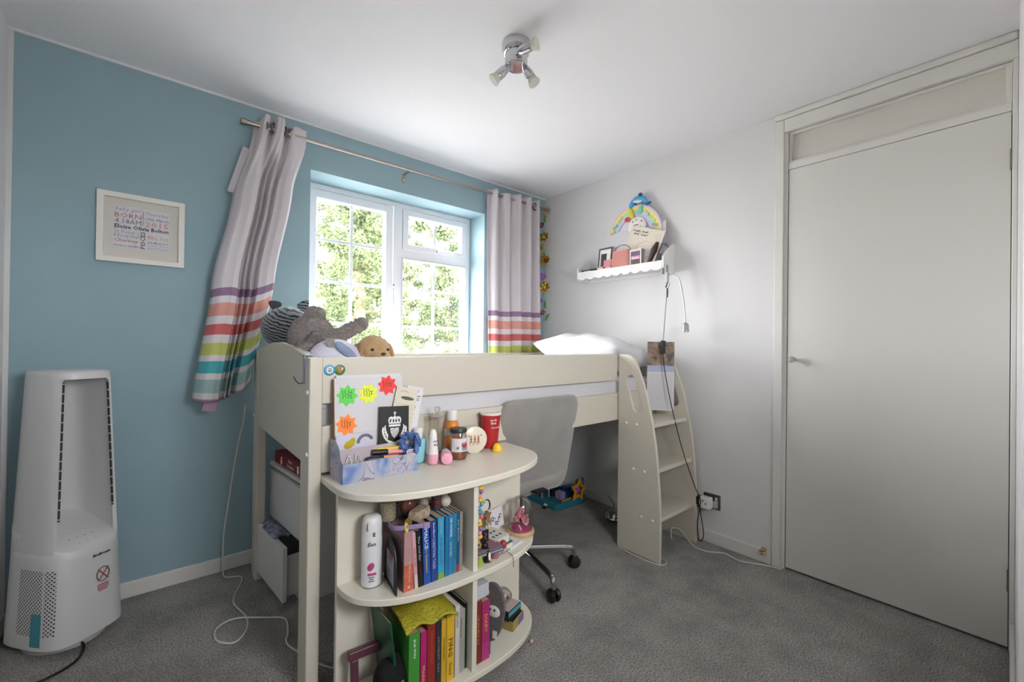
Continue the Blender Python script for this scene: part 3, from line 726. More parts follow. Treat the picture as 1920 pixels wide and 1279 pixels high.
# marbled organiser box
def marble():
    m = bpy.data.materials.new('marbled_card'); m.use_nodes = True
    nt = m.node_tree; b = nt.nodes['Principled BSDF']; b.inputs['Roughness'].default_value = .45
    tc = nt.nodes.new('ShaderNodeTexCoord'); n1 = nt.nodes.new('ShaderNodeTexNoise'); n1.inputs['Scale'].default_value = 9; n1.inputs['Detail'].default_value = 2; n1.inputs['Distortion'].default_value = 1.2
    r = nt.nodes.new('ShaderNodeValToRGB'); cr = r.color_ramp
    st_ = [(.30, '5f78b0'), (.40, '8f9dbc'), (.455, 'a9abbc'), (.463, '5d5a6c'), (.472, 'b4b0bc'), (.545, 'a3a6bd'), (.555, '565468'), (.566, 'b9b4c0'), (.63, 'a9aac2'), (.645, 'd0b987'), (.66, 'b0afc2'), (.75, 'c0bcc6')]
    while len(cr.elements) < len(st_): cr.elements.new(.5)
    for e, (p, c) in zip(cr.elements, st_): e.position = p; e.color = lin(c)
    nt.links.new(tc.outputs['Object'], n1.inputs['Vector']); nt.links.new(n1.outputs['Fac'], r.inputs['Fac']); nt.links.new(r.outputs['Color'], b.inputs['Base Color'])
    return m
MARB = marble(); LILAC = mat('lilac_card', 'b9adb4', .7)
org = thing('desk_organiser', 'marbled blue and lilac card organiser on the desk top', 'organiser', (-1.876, -1.123, TOPZ))
W2, D0, D1 = .122, -.062, .058
MB().mm(-W2, W2, D0, D1, 0, .002).build('bottom', MARB, org)
MB().mm(-W2, W2, D0, D0+.002, .002, .060).build('front_wall', MARB, org)
MB().mm(-W2+.002, W2-.002, D0+.052, D0+.054, .002, .092).build('divider', LILAC, org)
MB().mm(-W2, W2, D1-.002, D1, .002, .118).build('back_wall', MARB, org)
sp_ = [(D0+.002, .002), (D0+.002, .060)] + [(p.x, p.y) for p in spline([(D0+.010, .062, 0), (D0+.026, .080, 0), (D0+.038, .100, 0), (D0+.070, .118, 0)], 4)] + [(D1-.002, .118), (D1-.002, .002)]
for s in (-1, 1): MB().prism(sp_, s*W2, s*(W2-.002), 'x').build('side_wall', MARB, org)
# standing sheets
brd = thing('note_board', 'white board with neon star notes standing in the marbled organiser', 'board', (-1.879, -1.098, TOPZ+.004))
brd.rotation_euler = (R(-5), 0, 0)
MB().mm(-.112, .122, 0, .004, 0, .308).build('card', PAPER, brd, bevel=.0005)
MB().mm(-.104, .116, .0045, .006, .01, .316).build('back_sheet', mat('paper_back', 'd8d5da', .85), brd)
MB().mm(-.115, -.1125, 0, .012, 0, .303).build('wood_edge', mat('brown_edge', '8a6242', .7), brd)
PENG = mat('pen_dark', '25333a', .8)
for nm, c, x, z, ph, txt in (('green', '67d65a', -.072, .250, .1, 'You'), ('yellow', 'e6f04a', -.002, .252, .3, 'be'), ('red', 'ee4440', .066, .276, .2, 'be'), ('orange', 'ff8a3c', -.076, .156, .2, 'be')):
    s_ = MB().prism(star_poly(.036, .025, 8, x, z, ph), -.0012, 0, 'y').build('star_note', mat('neon_'+nm, c, .7), brd, smooth=False)
    text('lettering', txt, PENG, s_, (x+.012, -.0014, z+.002), height=.010, spin=-80)
    scribble(s_, x-.006, z, -.0015, .036, 3, .0085, PENG, hash(nm) % 97 if False else len(nm), True)
lt = thing('lined_letter', 'cream lined letter tucked behind the black booklet', 'paper', (-1.806, -1.108, TOPZ+.004))
lt.rotation_euler = (R(-5), R(14), 0)
MB().mm(-.042, .042, 0, .001, .06, .272).build('sheet', mat('cream_paper', 'd9d2bf', .85), lt)
for i in range(9): MB().mm(-.038, .038, -.0006, 0, .10+.014*i, .1006+.014*i).build('ruled_line', mat('ruled_grey', '9a968a', .8), lt)
scribble(lt, 0, .258, -.0007, .05, 1, .010, mat('pen_pink', 'b98a8a', .8), 4)
MB().ell((.006, -.0006, .235), (.026, .0008, .006)).build('doodle', mat('doodle_green', '55604a', .8), lt)
MB().mm(-.040, -.030, -.0025, -.0008, .13, .175).build('sticky_tab', MATS['neon_yellow'], lt)
lf = thing('leaflet', 'white leaflet with dark heading right of the lined letter', 'leaflet', (-1.768, -1.104, TOPZ+.004))
lf.rotation_euler = (R(-5), R(13), 0)
MB().mm(-.032, .032, 0, .0015, .05, .272).build('sheet', mat('glossy_paper', 'dcd8dc', .4), lf)
text('lettering', 'BRAIDS & STRANDS', INKB, lf, (0, -.0004, .240), width=.052, bold=.02)
MB().mm(-.010, .014, -.0006, 0, .252, .262).build('logo_box', mat('logo_grey', 'a9a6aa', .7), lf)
for i in range(2): MB().mm(-.022, .022, -.0006, 0, .230-.006*i, .2325-.006*i).build('small_print', mat('small_print_grey', '77747a', .8), lf)
MB().ell((-.002, -.0004, .200), (.014, .0008, .014)).build('bead_picture', mat('plum', '5d3e4c', .6), lf)
bk_ = thing('black_booklet', 'black booklet with a white crowned crest in the organiser', 'booklet', (-1.806, -1.119, TOPZ+.004))
bk_.rotation_euler = (R(-6), R(3), 0)
MB().mm(-.053, .053, 0, .006, .04, .205).build('cover', mat('black_card', '141416', .5), bk_, bevel=.0008)
CRST = mat('crest_white', 'e6e4e2', .6)
cz = .150
cr_ = [(-.021, cz-.004), (-.024, cz+.008), (-.021, cz+.017), (-.013, cz+.021), (-.006, cz+.018), (0, cz+.024), (.006, cz+.018), (.013, cz+.021), (.021, cz+.017), (.024, cz+.008), (.021, cz-.004)]
plate('crown', cr_, [[(-.019, cz+.001), (-.014, cz+.001), (-.012, cz+.012), (-.018, cz+.012)], [(-.008, cz+.001), (-.002, cz+.001), (-.002, cz+.010), (-.007, cz+.013)], [(.002, cz+.001), (.008, cz+.001), (.007, cz+.013), (.002, cz+.010)], [(.014, cz+.001), (.019, cz+.001), (.018, cz+.012), (.012, cz+.012)]], -.0012, .0004, 'y', CRST, bk_, smooth=False)
MB().box((0, -.0006, cz-.010), (.042, .0014, .007)).build('crown_band', CRST, bk_)
MB().box((0, -.0005, cz+.031), (.003, .0014, .014)).box((0, -.0006, cz+.032), (.010, .0014, .003)).build('crown_cross', CRST, bk_)
MB().prism([(-.016, cz-.018), (.016, cz-.018), (.015, cz-.032), (.008, cz-.046), (0, cz-.054), (-.008, cz-.046), (-.015, cz-.032)], -.0012, .0004, 'y').build('shield', mat('crest_grey', 'a9a7a6', .6, c2='dedcda', nscale=260, spread=.1), bk_, smooth=False)
for s in (-1, 1):
    for i in range(7):
        a = R(8+13*i); px_, pz_ = s*(.006+.036*math.sin(a)), cz-.020-.046*math.cos(a)
        MB().ell((px_, -.0006, pz_), (.0034, .001, .0105), 10, 6, rotm(0, s*(66-12*i), 0)).build('laurel_leaf', CRST, bk_)
        if i > 2: MB().ell((px_-s*.007, -.0006, pz_+.007), (.0028, .001, .009), 10, 6, rotm(0, -s*(8+4*i)+s*20, 0)).build('laurel_leaf', CRST, bk_)
MB().box((0, -.0006, cz-.068), (.044, .0012, .006)).build('scroll', CRST, bk_)
cd = thing('chick_card', 'lilac card with a yellow chick drawing in the organiser', 'card', (-1.925, -1.110, TOPZ+.004))
cd.rotation_euler = (R(-6), R(-2), 0)
MB().mm(-.062, .058, 0, .002, .03, .128).build('card', mat('pale_lilac_card', 'cdcbdb', .8), cd)
chk = MB().ell((-.022, -.001, .096), (.018, .0014, .012), rot=rotm(0, -25, 0)).ell((-.010, -.001, .108), (.008, .0014, .008)).build('chick_drawing', mat('chick_yellow', 'b9a820', .8), cd)
MB().tube([(.03+.024*math.cos(a), -.001, .094+.024*math.sin(a)) for a in [R(20+i*12) for i in range(14)]], .005, 6).build('arch_drawing', mat('pencil_grey', '75757c', .8), cd)
# pens, eraser, scrunchie in the front tray
def hl(name, label, c, loc, rz, tilt):
    t = thing(name, label, 'highlighter', loc, rz); t.rotation_euler = (0, R(tilt), R(rz))
    MB().lathe([(.003, -.052), (.0075, -.050), (.0085, -.01), (.0085, .004)], 12, (0, 0, 0), rotm(0, 90, 0)).build('barrel', mat('hl_'+c, c, .4), t)
    MB().lathe([(.0095, -.05), (.0098, -.046), (.0098, -.004), (.009, 0)], 12, (0, 0, 0), rotm(0, 90, 0)).build('cap', BLACKP, t)
    for o_ in t.children:
        if o_.name.startswith('barrel'): o_.data.transform(Matrix.Rotation(math.pi, 4, 'Z'))
    return t
hl('highlighter', 'orange highlighter with black cap at the front of the organiser', 'ef9a6a', (-1.862, -1.160, TOPZ+.053), -6, 2)
hl('highlighter', 'pink highlighter with black cap behind the orange one', 'e59aa0', (-1.842, -1.147, TOPZ+.068), -8, 4)
ye = thing('marker_pen', 'yellow flat marker lying across the organiser tray', 'marker', (-1.835, -1.138, TOPZ+.072), -14)
MB().box((0, 0, .005), (.085, .018, .011)).build('barrel', mat('marker_yellow', 'd9c04a', .4), ye, bevel=.003)
MB().box((-.046, 0, .005), (.010, .012, .009)).build('tip_cap', mat('marker_pale', 'e2d488', .4), ye, bevel=.002)
rb = thing('price_tag', 'small white printed tag at the right of the organiser front', 'tag', (-1.773, -1.172, TOPZ+.061), 0)
MB().mm(-.014, .014, -.001, .001, -.006, .010).build('card', PAPER, rb)
for i in range(2): MB().mm(-.010, .010, -.0016, -.001, -.002+.005*i, .001+.005*i).build('print_line', mat('print_lilac', '9a90b5', .8), rb)
bd = [('c5cf55', 0), ('8d6bb5', 1), ('5c7a3a', 2), ('c5cf55', 3), ('8d6bb5', 4), ('d9d28a', 5), ('5c7a3a', 6)]
br_ = thing('beaded_bracelet', 'green and purple beaded bracelet in the organiser tray', 'bracelet', (-1.955, -1.160, TOPZ+.048))
MB().tube([(.026*math.cos(a), .014*math.sin(a), 0) for a in [2*math.pi*i/28 for i in range(28)]], .0012, 6, closed=True).build('cord', PENG, br_)
for i in range(18):
    a = 2*math.pi*i/18; c = bd[i % 7][0]
    MB().ell((.026*math.cos(a), .014*math.sin(a), .001), (.0042, .0042, .0042), 8, 6).build('bead', mat('bead_'+c, c, .35), br_)
ac = thing('acrylic_letters', 'clear and white letter shapes at the left of the organiser', 'letters', (-1.945, -1.138, TOPZ+.070))
text('letter', 'A', mat('pearl_plastic', 'd6d3d6', .3), ac, (-.020, 0, -.006), height=.022, depth=.001)
text('letter', 'l', MATS['pearl_plastic'], ac, (.000, 0, -.005), height=.020, depth=.001)
text('letter', 'a', MATS['pearl_plastic'], ac, (.014, 0, -.008), height=.015, depth=.001)
sc = thing('scrunchie', 'blue denim hair scrunchie with bow on the organiser corner', 'scrunchie', (-1.770, -1.150, TOPZ+.075))
DEN = mat('denim_blue', '5f7fb8', .9, c2='3c5486', nscale=45, bump=.3, bscale=80)
rings = []
for i in range(72):
    a = 2*math.pi*i/72; c0 = Vector((.026*math.cos(a), -.010+.004*math.sin(3*a), .018+.025*math.sin(a))); e1 = Vector((math.cos(a), 0, math.sin(a))); e2 = Vector((0, 1, 0))
    k = .0095+.0040*math.sin(11*a)+.0018*math.sin(23*a+1)
    rings.append([c0+(e1*math.cos(t)+e2*math.sin(t))*(k*(1+.30*math.sin(4*t+5*a))) for t in [2*math.pi*q_/20 for q_ in range(20)]])
rings.append(rings[0])
MB().loft(rings, cap=False).build('gathered_ring', DEN, sc, ang=180)
MB().loft([[(-.004, -.018, .04), (.006, -.018, .044), (.006, -.014, .044), (-.004, -.014, .04)], [(.004, -.026, .055), (.016, -.024, .055), (.016, -.020, .055), (.004, -.022, .055)], [(.016, -.032, .030), (.032, -.030, .036), (.032, -.026, .036), (.016, -.028, .030)], [(.018, -.036, -.002), (.038, -.032, .006), (.038, -.028, .006), (.018, -.032, -.002)]]).build('bow_tail', DEN, sc, subsurf=1)
MB().loft([[(.010, -.026, .034), (.020, -.024, .036), (.020, -.020, .036), (.010, -.022, .034)], [(.006, -.034, .010), (.024, -.034, .012), (.024, -.030, .012), (.006, -.030, .010)], [(.004, -.040, -.026), (.024, -.040, -.020), (.024, -.036, -.020), (.004, -.036, -.026)]]).build('bow_tail', DEN, sc, subsurf=1)
# bottles, jars, cup
def lathe_thing(name, label, cat, loc, parts, rz=0, n=28, group=None):
    t = thing(name, label, cat, loc, rz, group)
    for pn, pr, m in parts: MB().lathe(pr, n).build(pn, m, t)
    return t
TEAL = mat('pastel_teal', '8fcfdc', .35); WP = mat('white_cap_plastic', 'e8e4e2', .35)
lathe_thing('lotion_bottle', 'pastel turquoise bottle with white cap beside the organiser', 'bottle', (-1.708, -1.100, TOPZ),
            [('body', [(.012, 0), (.024, .004), (.029, .018), (.0305, .06), (.0305, .080), (.029, .086), (.012, .088)], TEAL), ('neck_band', [(.0155, .088), (.0165, .090), (.0165, .105), (.0155, .106)], WP), ('cap', [(.0155, .106), (.018, .108), (.018, .124), (.016, .126), (0, .126)], WP)])
PKP = mat('pastel_pink', 'eda9bf', .35)
ro = lathe_thing('roll_on_deodorant', 'white roll-on deodorant with pink cap standing upside down', 'deodorant', (-1.676, -1.152, TOPZ),
            [('cap', [(.010, 0), (.017, .002), (.020, .012), (.0205, .036), (.019, .0365)], PKP), ('bottle', [(.0195, .0365), (.020, .040), (.0165, .060), (.0145, .090), (.0125, .110), (.008, .121), (0, .124)], WP)])
text('lettering', 'triple', mat('print_plum', '6a3d63', .7), ro, (.002, -.0165, .082), width=.02)
text('lettering', 'dry', MATS['print_plum'], ro, (.002, -.0180, .070), width=.016)
r2 = thing('roll_on_deodorant', 'white roll-on deodorant with pink cap lying behind the upright one', 'deodorant', (-1.620, -1.150, TOPZ+.0215), 62)
MB().lathe([(.009, -.055), (.0195, -.052), (.0205, -.040), (.0205, -.018), (.019, -.0175)], 24, (0, 0, 0), rotm(0, 90, 0)).build('cap', PKP, r2)
MB().lathe([(.0195, -.0175), (.0205, -.012), (.018, .02), (.014, .045), (.007, .058), (0, .060)], 24, (0, 0, 0), rotm(0, 90, 0)).build('bottle', WP, r2)
# ribbed clear canister
cn = thing('clear_canister', 'tall ribbed clear canister with knobbed lid', 'canister', (-1.628, -1.098, TOPZ))
CLR = clear_glass('clear_plastic', (246, 244, 240), .05)
def ribbed(r0, n=96): return [((r0+(.0012 if i % 4 < 2 else 0))*math.cos(2*math.pi*i/n) for i in range(n))]
b = MB(); rings = []
for z in (0, .004, .15, .152):
    rings.append([((.030+(.0014 if (i % 4) < 2 else 0)-(.002 if z in (0, .152) else 0))*math.cos(2*math.pi*i/80), (.030+(.0014 if (i % 4) < 2 else 0)-(.002 if z in (0, .152) else 0))*math.sin(2*math.pi*i/80), z) for i in range(80)])
b.loft(rings).build('ribbed_body', CLR, cn, smooth=False)
MB().lathe([(.026, .1525), (.0325, .154), (.0325, .162), (.029, .164), (.006, .165)], 28).build('lid', CLR, cn)
MB().lathe([(.005, .165), (.006, .170), (.010, .176), (.0115, .184), (.008, .191), (0, .193)], 20).build('lid_knob', CLR, cn)
SUN = mat('sunscreen_orange', 'd9812f', .4)
sn = lathe_thing('sunscreen_bottle', 'orange sunscreen bottle with white cap behind the jar', 'bottle', (-1.556, -1.086, TOPZ),
            [('body', [(.02, 0), (.027, .003), (.028, .06), (.027, .11), (.022, .128), (.018, .132)], SUN), ('cap', [(.0175, .132), (.0195, .134), (.0185, .168), (.015, .171), (0, .171)], WP), ('label_band', [(.0282, .078), (.0284, .079), (.0282, .100), (.0276, .101)], mat('label_white', 'dfe3ea', .5))])
text('lettering', 'MALIBU', mat('print_blue', '5b7fb5', .7), sn, (-.004, -.0287, .089), width=.03, depth=.001)
jr = thing('sweet_jar', 'jar with dark green lid, heart label and amber contents', 'jar', (-1.566, -1.146, TOPZ)); jr.scale = (1.14, 1.14, 1.02)
MB().lathe([(.016, 0), (.026, .002), (.0285, .010), (.0285, .082), (.026, .090), (.0245, .096)], 30).build('glass', clear_glass('jar_glass', (240, 238, 235), .06), jr)
AMB = mat('amber_sweets', 'b8672a', .35, c2='6b4436', nscale=60)
MB().lathe([(.015, .002), (.025, .004), (.0272, .012), (.0272, .028), (.01, .031)], 24).build('contents', AMB, jr)
MB().lathe([(.0265, .096), (.0275, .097), (.0278, .106), (.026, .110), (0, .111)], 30).build('lid', mat('dark_green_lid', '1f2f2b', .4), jr)
def band(r0, z0, z1, a0, a1, m, name, parent, n=16):
    pts = [[(r0*math.cos(R(a0+(a1-a0)*i/n)), r0*math.sin(R(a0+(a1-a0)*i/n)), z) for i in range(n+1)] for z in (z0, z1)]
    MB().add(pts[0]+pts[1], [(i, i+1, n+2+i, n+1+i) for i in range(n)]).build(name, m, parent)
band(.0288, .030, .078, 190, 350, mat('jar_label', 'd6cfd4', .6), 'paper_label', jr)
band(.0291, .034, .064, 262, 318, mat('jar_label_grey', '8f8fa0', .6), 'label_panel', jr)
hp = [(.0095*1.0*(16*math.sin(t)**3)/16, .0008+.009*(13*math.cos(t)-5*math.cos(2*t)-2*math.cos(3*t)-math.cos(4*t))/16) for t in [2*math.pi*i/28 for i in range(28)]]
MB().prism([(x+.004, z+.051) for x, z in hp], -.0315, -.0290, 'y').build('heart_print', mat('heart_red', 'b5313b', .6), jr)
MB().ell((-.016, -.0245, .045), (.006, .0012, .005)).build('leaf_print', mat('leaf_print_green', '4f7a5a', .7), jr)
mbx = thing('money_box', 'round cream china money box with rabbit picture', 'money box', (-1.472, -1.105, TOPZ), -14)
CHI = mat('cream_china', 'dfd5c4', .3, coat=.3)
op = [(.053*math.sin(a), .052+.052*math.cos(a)) for a in [2*math.pi*i/40 for i in range(40)]]
op = [(x, max(z, .0045)) for x, z in op]
op2 = [(x, 0 if z <= .0046 else z) for x, z in op]
b = MB().loft([[(x*.9, -.0235, .052+(z-.052)*.9) for x, z in op2], [(x*.98, -.021, .052+(z-.052)*.985) for x, z in op2], [(x, -.014, z) for x, z in op2], [(x, .014, z) for x, z in op2], [(x*.98, .021, .052+(z-.052)*.985) for x, z in op2], [(x*.9, .0235, .052+(z-.052)*.9) for x, z in op2]])
b.build('body', CHI, mbx, ang=50)
MB().box((0, 0, .1036), (.026, .003, .0015)).build('coin_slot', BLACKP, mbx)
FURB = mat('rabbit_brown', 'a56f45', .8); 
for x in (-.015, .0, .015):
    MB().ell((x, -.0240, .040), (.006, .0009, .011), 10, 8).ell((x, -.0240, .055), (.0046, .0009, .005), 10, 8).ell((x-.002, -.0240, .064), (.0014, .0008, .007), 8, 6).ell((x+.002, -.0240, .064), (.0014, .0008, .007), 8, 6).build('rabbit_print', FURB, mbx)
    MB().ell((x, -.0246, .036), (.0038, .0008, .008), 10, 8).build('rabbit_belly_print', CHI, mbx)
for x in (-.024, .026): MB().ell((x, -.0240, .069), (.0024, .0008, .003), 8, 6).build('butterfly_print', mat('print_slate', '5f6670', .7), mbx)
cup = thing('paper_cup', 'tall red paper sweet cup with white lid on the desk', 'cup', (-1.380, -1.100, TOPZ)); cup.scale = (1.17, 1.17, 1.0)
CUPR = mat('cup_red', 'b01f26', .45); CUPW = mat('cup_white', 'e6ddd4', .5)
MB().lathe([(.022, 0), (.0245, .001), (.0345, .138), (.033, .1385)], 32).build('body', CUPR, cup)
MB().lathe([(.0335, .138), (.0372, .139), (.0372, .146), (.034, .148), (.030, .145), (0, .145)], 32).build('lid', CUPW, cup)
band(.0252+.0003, .002, .004, 0, 359, CUPW, 'foot_ring', cup)
text('lettering', 'Candy', CUPW, cup, (-.013, -.0325, .120), width=.026, depth=.003, spin=4, shear=.1)
text('lettering', 'King', CUPW, cup, (-.012, -.0315, .108), width=.020, depth=.003, spin=4, shear=.1)
text('lettering', 'IT, LOVE IT!', CUPW, cup, (.000, -.0312, .090), width=.036, depth=.003)
yb = thing('yellow_dome', 'small bright yellow plastic dome in front of the red cup', 'toy', (-1.384, -1.150, TOPZ))
MB().lathe([(.018, 0), (.0195, .002), (.0195, .010), (.019, .012)], 24).build('base_rim', mat('bright_yellow', 'f0c42b', .4), yb)
MB().lathe([(.0188, .012), (.0175, .020), (.012, .028), (.005, .0315), (0, .032)], 24).build('dome', MATS['bright_yellow'], yb)
# badges on the guard rail
for x, c, lab, c2 in ((-2.000, '2b93b8', 'round blue badge with white centre stuck on the guard rail', 'e8ecee'), (-1.968, '3c6b33', 'round green badge with animal picture stuck on the guard rail', 'a9772c')):
    t = thing('badge', lab, 'badge', (x, -1.0525, 1.026))
    MB().lathe([(.017, 0), (.0175, .001), (.016, .003), (0, .0042)], 24, (0, 0, 0), rotm(90, 0, 0)).build('disc', mat('badge_'+c, c, .35), t)
    MB().lathe([(.0105, .0034), (.0105, .0044), (0, .005)], 20, (0, 0, 0), rotm(90, 0, 0), sx=1 if c2 == 'e8ecee' else .7).build('picture', mat('badge_'+c2, c2, .5), t)
    if c2 == 'e8ecee':
        for k in range(3): MB().box((0, -.0052, .005-.005*k), (.014-.004*(k != 1), .0008, .0022)).build('print_line', INKB, t)
    else: MB().ell((.007, -.0045, .004), (.003, .001, .005), 8, 6).build('ear_print', CUPW, t)
hk = thing('over_rail_hook', 'thin lilac metal hook hanging over the bed end panel', 'hook', (-2.062, -1.0, 1.066))
LIL = mat('lilac_metal', '9d9cb4', .4)
MB().mm(-.0025, 0, -.012, .010, -.085, .008).build('strap', LIL, hk)
MB().mm(-.0025, .03, -.012, .010, .0065, .009).build('hanger', LIL, hk)
MB().tube(spline([(-.002, 0, -.080), (-.012, .006, -.084), (-.020, .014, -.076), (-.026, .02, -.062)], 4), .0014, 6).build('hook_wire', BLACKP, hk)

# ================================================================== SOFT TOYS
def plush_mat(name, c, c2, scale=90, bump=.8):
    return mat(name, c, .98, bump=bump, bscale=scale*3, c2=c2, nscale=scale, sheen=.6)
def fur(o, name, m, count, length, seed):
    """short pile standing on a soft toy"""
    dg = bpy.context.evaluated_depsgraph_get(); ev = o.evaluated_get(dg); me_ = ev.to_mesh()
    me_.calc_loop_triangles(); nT = len(me_.loop_triangles)
    idx = np.empty(nT*3, int); me_.loop_triangles.foreach_get('vertices', idx); idx = idx.reshape(-1, 3)
    co = np.empty(len(me_.vertices)*3); me_.vertices.foreach_get('co', co); co = co.reshape(-1, 3)
    no = np.empty(len(me_.vertices)*3); me_.vertices.foreach_get('normal', no); no = no.reshape(-1, 3)
    A, B, C_ = co[idx[:, 0]], co[idx[:, 1]], co[idx[:, 2]]
    ar = np.linalg.norm(np.cross(B-A, C_-A), axis=1); g = np.random.default_rng(seed)
    t = g.choice(nT, count, p=ar/ar.sum()); u = g.random(count); v = g.random(count); f = u+v > 1; u[f] = 1-u[f]; v[f] = 1-v[f]
    P_ = A[t]+u[:, None]*(B-A)[t]+v[:, None]*(C_-A)[t]; N_ = no[idx[t, 0]]
    D = N_+g.normal(0, .45, (count, 3)); D /= np.linalg.norm(D, axis=1)[:, None]
    S_ = np.cross(D, g.normal(0, 1, (count, 3))); S_ /= np.linalg.norm(S_, axis=1)[:, None]
    L = length*g.uniform(.6, 1.2, count)[:, None]
    V = np.stack([P_-S_*.0009, P_+S_*.0009, P_+D*L], 1).reshape(-1, 3)
    me2 = bpy.data.meshes.new(name); me2.vertices.add(3*count); me2.vertices.foreach_set('co', V.ravel()); me2.loops.add(3*count); me2.polygons.add(count)
    me2.loops.foreach_set('vertex_index', np.arange(3*count)); me2.polygons.foreach_set('loop_start', np.arange(0, 3*count, 3)); me2.update(calc_edges=True)
    me2.materials.append(m); h = bpy.data.objects.new(name, me2); COL.objects.link(h); h.parent = o.parent; h['kind'] = 'stuff'
    ev.to_mesh_clear(); return h
def capsule(b, p0, p1, r0, r1, k=6):
    p0, p1 = Vector(p0), Vector(p1)
    for i in range(k+1): t = i/k; b.ell(p0.lerp(p1, t), [r0+(r1-r0)*t]*3, 12, 8)
    return b
def stripes(name, c, c2, scale, rot):
    m = bpy.data.materials.new(name); m.use_nodes = True; nt = m.node_tree; b = nt.nodes['Principled BSDF']; b.inputs['Roughness'].default_value = .95; b.inputs['Sheen Weight'].default_value = .5
    tc = nt.nodes.new('ShaderNodeTexCoord'); mp = nt.nodes.new('ShaderNodeMapping'); mp.inputs['Rotation'].default_value = [R(a) for a in rot]
    w = nt.nodes.new('ShaderNodeTexWave'); w.inputs['Scale'].default_value = scale; w.inputs['Distortion'].default_value = 4.5; w.inputs['Detail'].default_value = 1.5; w.inputs['Detail Scale'].default_value = 1.6
    r = nt.nodes.new('ShaderNodeValToRGB'); e = r.color_ramp.elements; e[0].position = .36; e[0].color = lin(c2); e[1].position = .44; e[1].color = lin(c)
    nt.links.new(tc.outputs['Object'], mp.inputs[0]); nt.links.new(mp.outputs[0], w.inputs['Vector']); nt.links.new(w.outputs['Fac'], r.inputs['Fac']); nt.links.new(r.outputs['Color'], b.inputs['Base Color'])
    return m
ZEB = stripes('striped_plush', '7d858c', '14171b', 23, (0, 80, 20))
zb = thing('striped_plush_toy', 'large grey plush toy with black tiger stripes in the bed corner', 'soft toy', (-1.835, -.33, .935))
b = MB().ell((-.140, -.03, .240), (.105, .10, .098)).ell((-.10, .0, .15), (.08, .09, .08)); capsule(b, (-.06, 0, .10), (.10, .03, .07), .085, .09); capsule(b, (.08, .0, .10), (.22, -.03, .10), .075, .07); b.ell((.20, -.04, .115), (.07, .08, .07))
b.build('body', ZEB, zb, remesh=.008, sm=5)
def ear(loc, rot): return MB().loft([[(-.030, 0, 0), (.030, 0, 0), (.030, .012, 0), (-.030, .012, 0)], [(-.026, -.004, .03), (.026, -.004, .03), (.026, .010, .03), (-.026, .010, .03)], [(-.006, -.002, .062), (.006, -.002, .062), (.006, .006, .062), (-.006, .006, .062)]]).xf(Matrix.Translation(Vector(loc)) @ rotm(*rot).to_4x4())
ear((-.165, -.04, .325), (10, -62, 0)).build('ear', mat('dark_ear', '3b4147', .95), zb, subsurf=2)
ear((-.080, .0, .325), (10, 35, 0)).build('ear', ZEB, zb, subsurf=2)
GB = plush_mat('grey_fur', '8d8480', 'a39a96')
gb = thing('teddy_bear', 'fluffy grey teddy bear sprawled on the striped toy', 'soft toy', (-1.955, -.72, .965))
b = MB().ell((-.01, 0, .165), (.082, .075, .090)).ell((.005, .02, .255), (.038, .035, .034))
capsule(b, (.0, -.02, .10), (.03, .02, .08), .06, .06)
capsule(b, (.03, -.045, .150), (.165, -.045, .225), .030, .026); capsule(b, (-.03, -.06, .09), (-.055, -.115, .105), .045, .045)
bo = b.build('body', GB, gb, remesh=.006, sm=4)
fur(bo, 'fur', plush_mat('grey_fur_tips', '8d8480', 'aaa19c'), 26000, .008, 3)
sh = MB().loft([[(-.060, -.115, .095), (.030, -.115, .080), (.030, -.070, .080), (-.060, -.070, .095)], [(-.066, -.112, .150), (.036, -.112, .130), (.034, -.070, .135), (-.062, -.070, .150)], [(-.020, -.105, .205), (.014, -.105, .190), (.014, -.075, .190), (-.018, -.078, .200)]])
fo_ = sh.build('foot', GB, gb, subsurf=2)
fur(fo_, 'foot_fur', MATS['grey_fur_tips'], 7000, .007, 5)
WH = mat('white_pink_plush', 'd7dbe6', .95, c2='c6b4cf', nscale=9, bump=.5, bscale=200, sheen=.5)
wp = thing('seal_plush_toy', 'white and lilac plush toy with blue flipper behind the guard rail', 'soft toy', (-1.935, -.900, .950))
b = MB().ell((0, 0, .10), (.095, .06, .078)).ell((.055, 0, .09), (.06, .055, .06))
b.build('body', WH, wp, remesh=.007, sm=4)
MB().ell((.02, -.055, .135), (.018, .012, .050), rot=rotm(0, -52, 10)).build('flipper', mat('plush_blue', '8d9bb8', .95, bump=.4, bscale=200), wp)
MB().ell((-.100, -.005, .118), (.020, .016, .016)).build('tail', mat('plush_pale_blue', 'b6c6d4', .95, bump=.4, bscale=200), wp)
MB().loft([[(-.040, -.052, .150), (-.020, -.055, .150), (-.020, -.050, .152), (-.040, -.048, .152)], [(-.044, -.038, .178), (-.014, -.040, .178), (-.014, -.034, .180), (-.044, -.032, .180)]]).build('hair_tuft', mat('tuft_grey', '8f8a86', .95), wp)
PUP = mat('beige_plush', 'c9a97f', .95, c2='b8966a', nscale=30, bump=.5, bscale=250, sheen=.5)
pp = thing('puppy_plush_toy', 'beige plush puppy peeping over the guard rail', 'soft toy', (-1.795, -.905, .950))
b = MB().ell((0, 0, .135), (.062, .060, .058)).ell((.006, -.050, .118), (.034, .030, .022)).ell((-.012, -.060, .114), (.018, .016, .016)).ell((.024, -.060, .114), (.018, .016, .016)); capsule(b, (0, .02, .06), (.02, .05, .05), .055, .05)
bo = b.build('body', PUP, pp, remesh=.006, sm=4)
fur(bo, 'fur', mat('beige_fur_tips', 'd3b68e', .95), 9000, .004, 9)
for x in (-.056, .056): MB().ell((x*1.06, -.014, .128), (.012, .026, .038), rot=rotm(0, 14 if x < 0 else -14, 0)).build('ear', mat('tan_ear', 'b08d62', .95, bump=.4, bscale=200), pp)
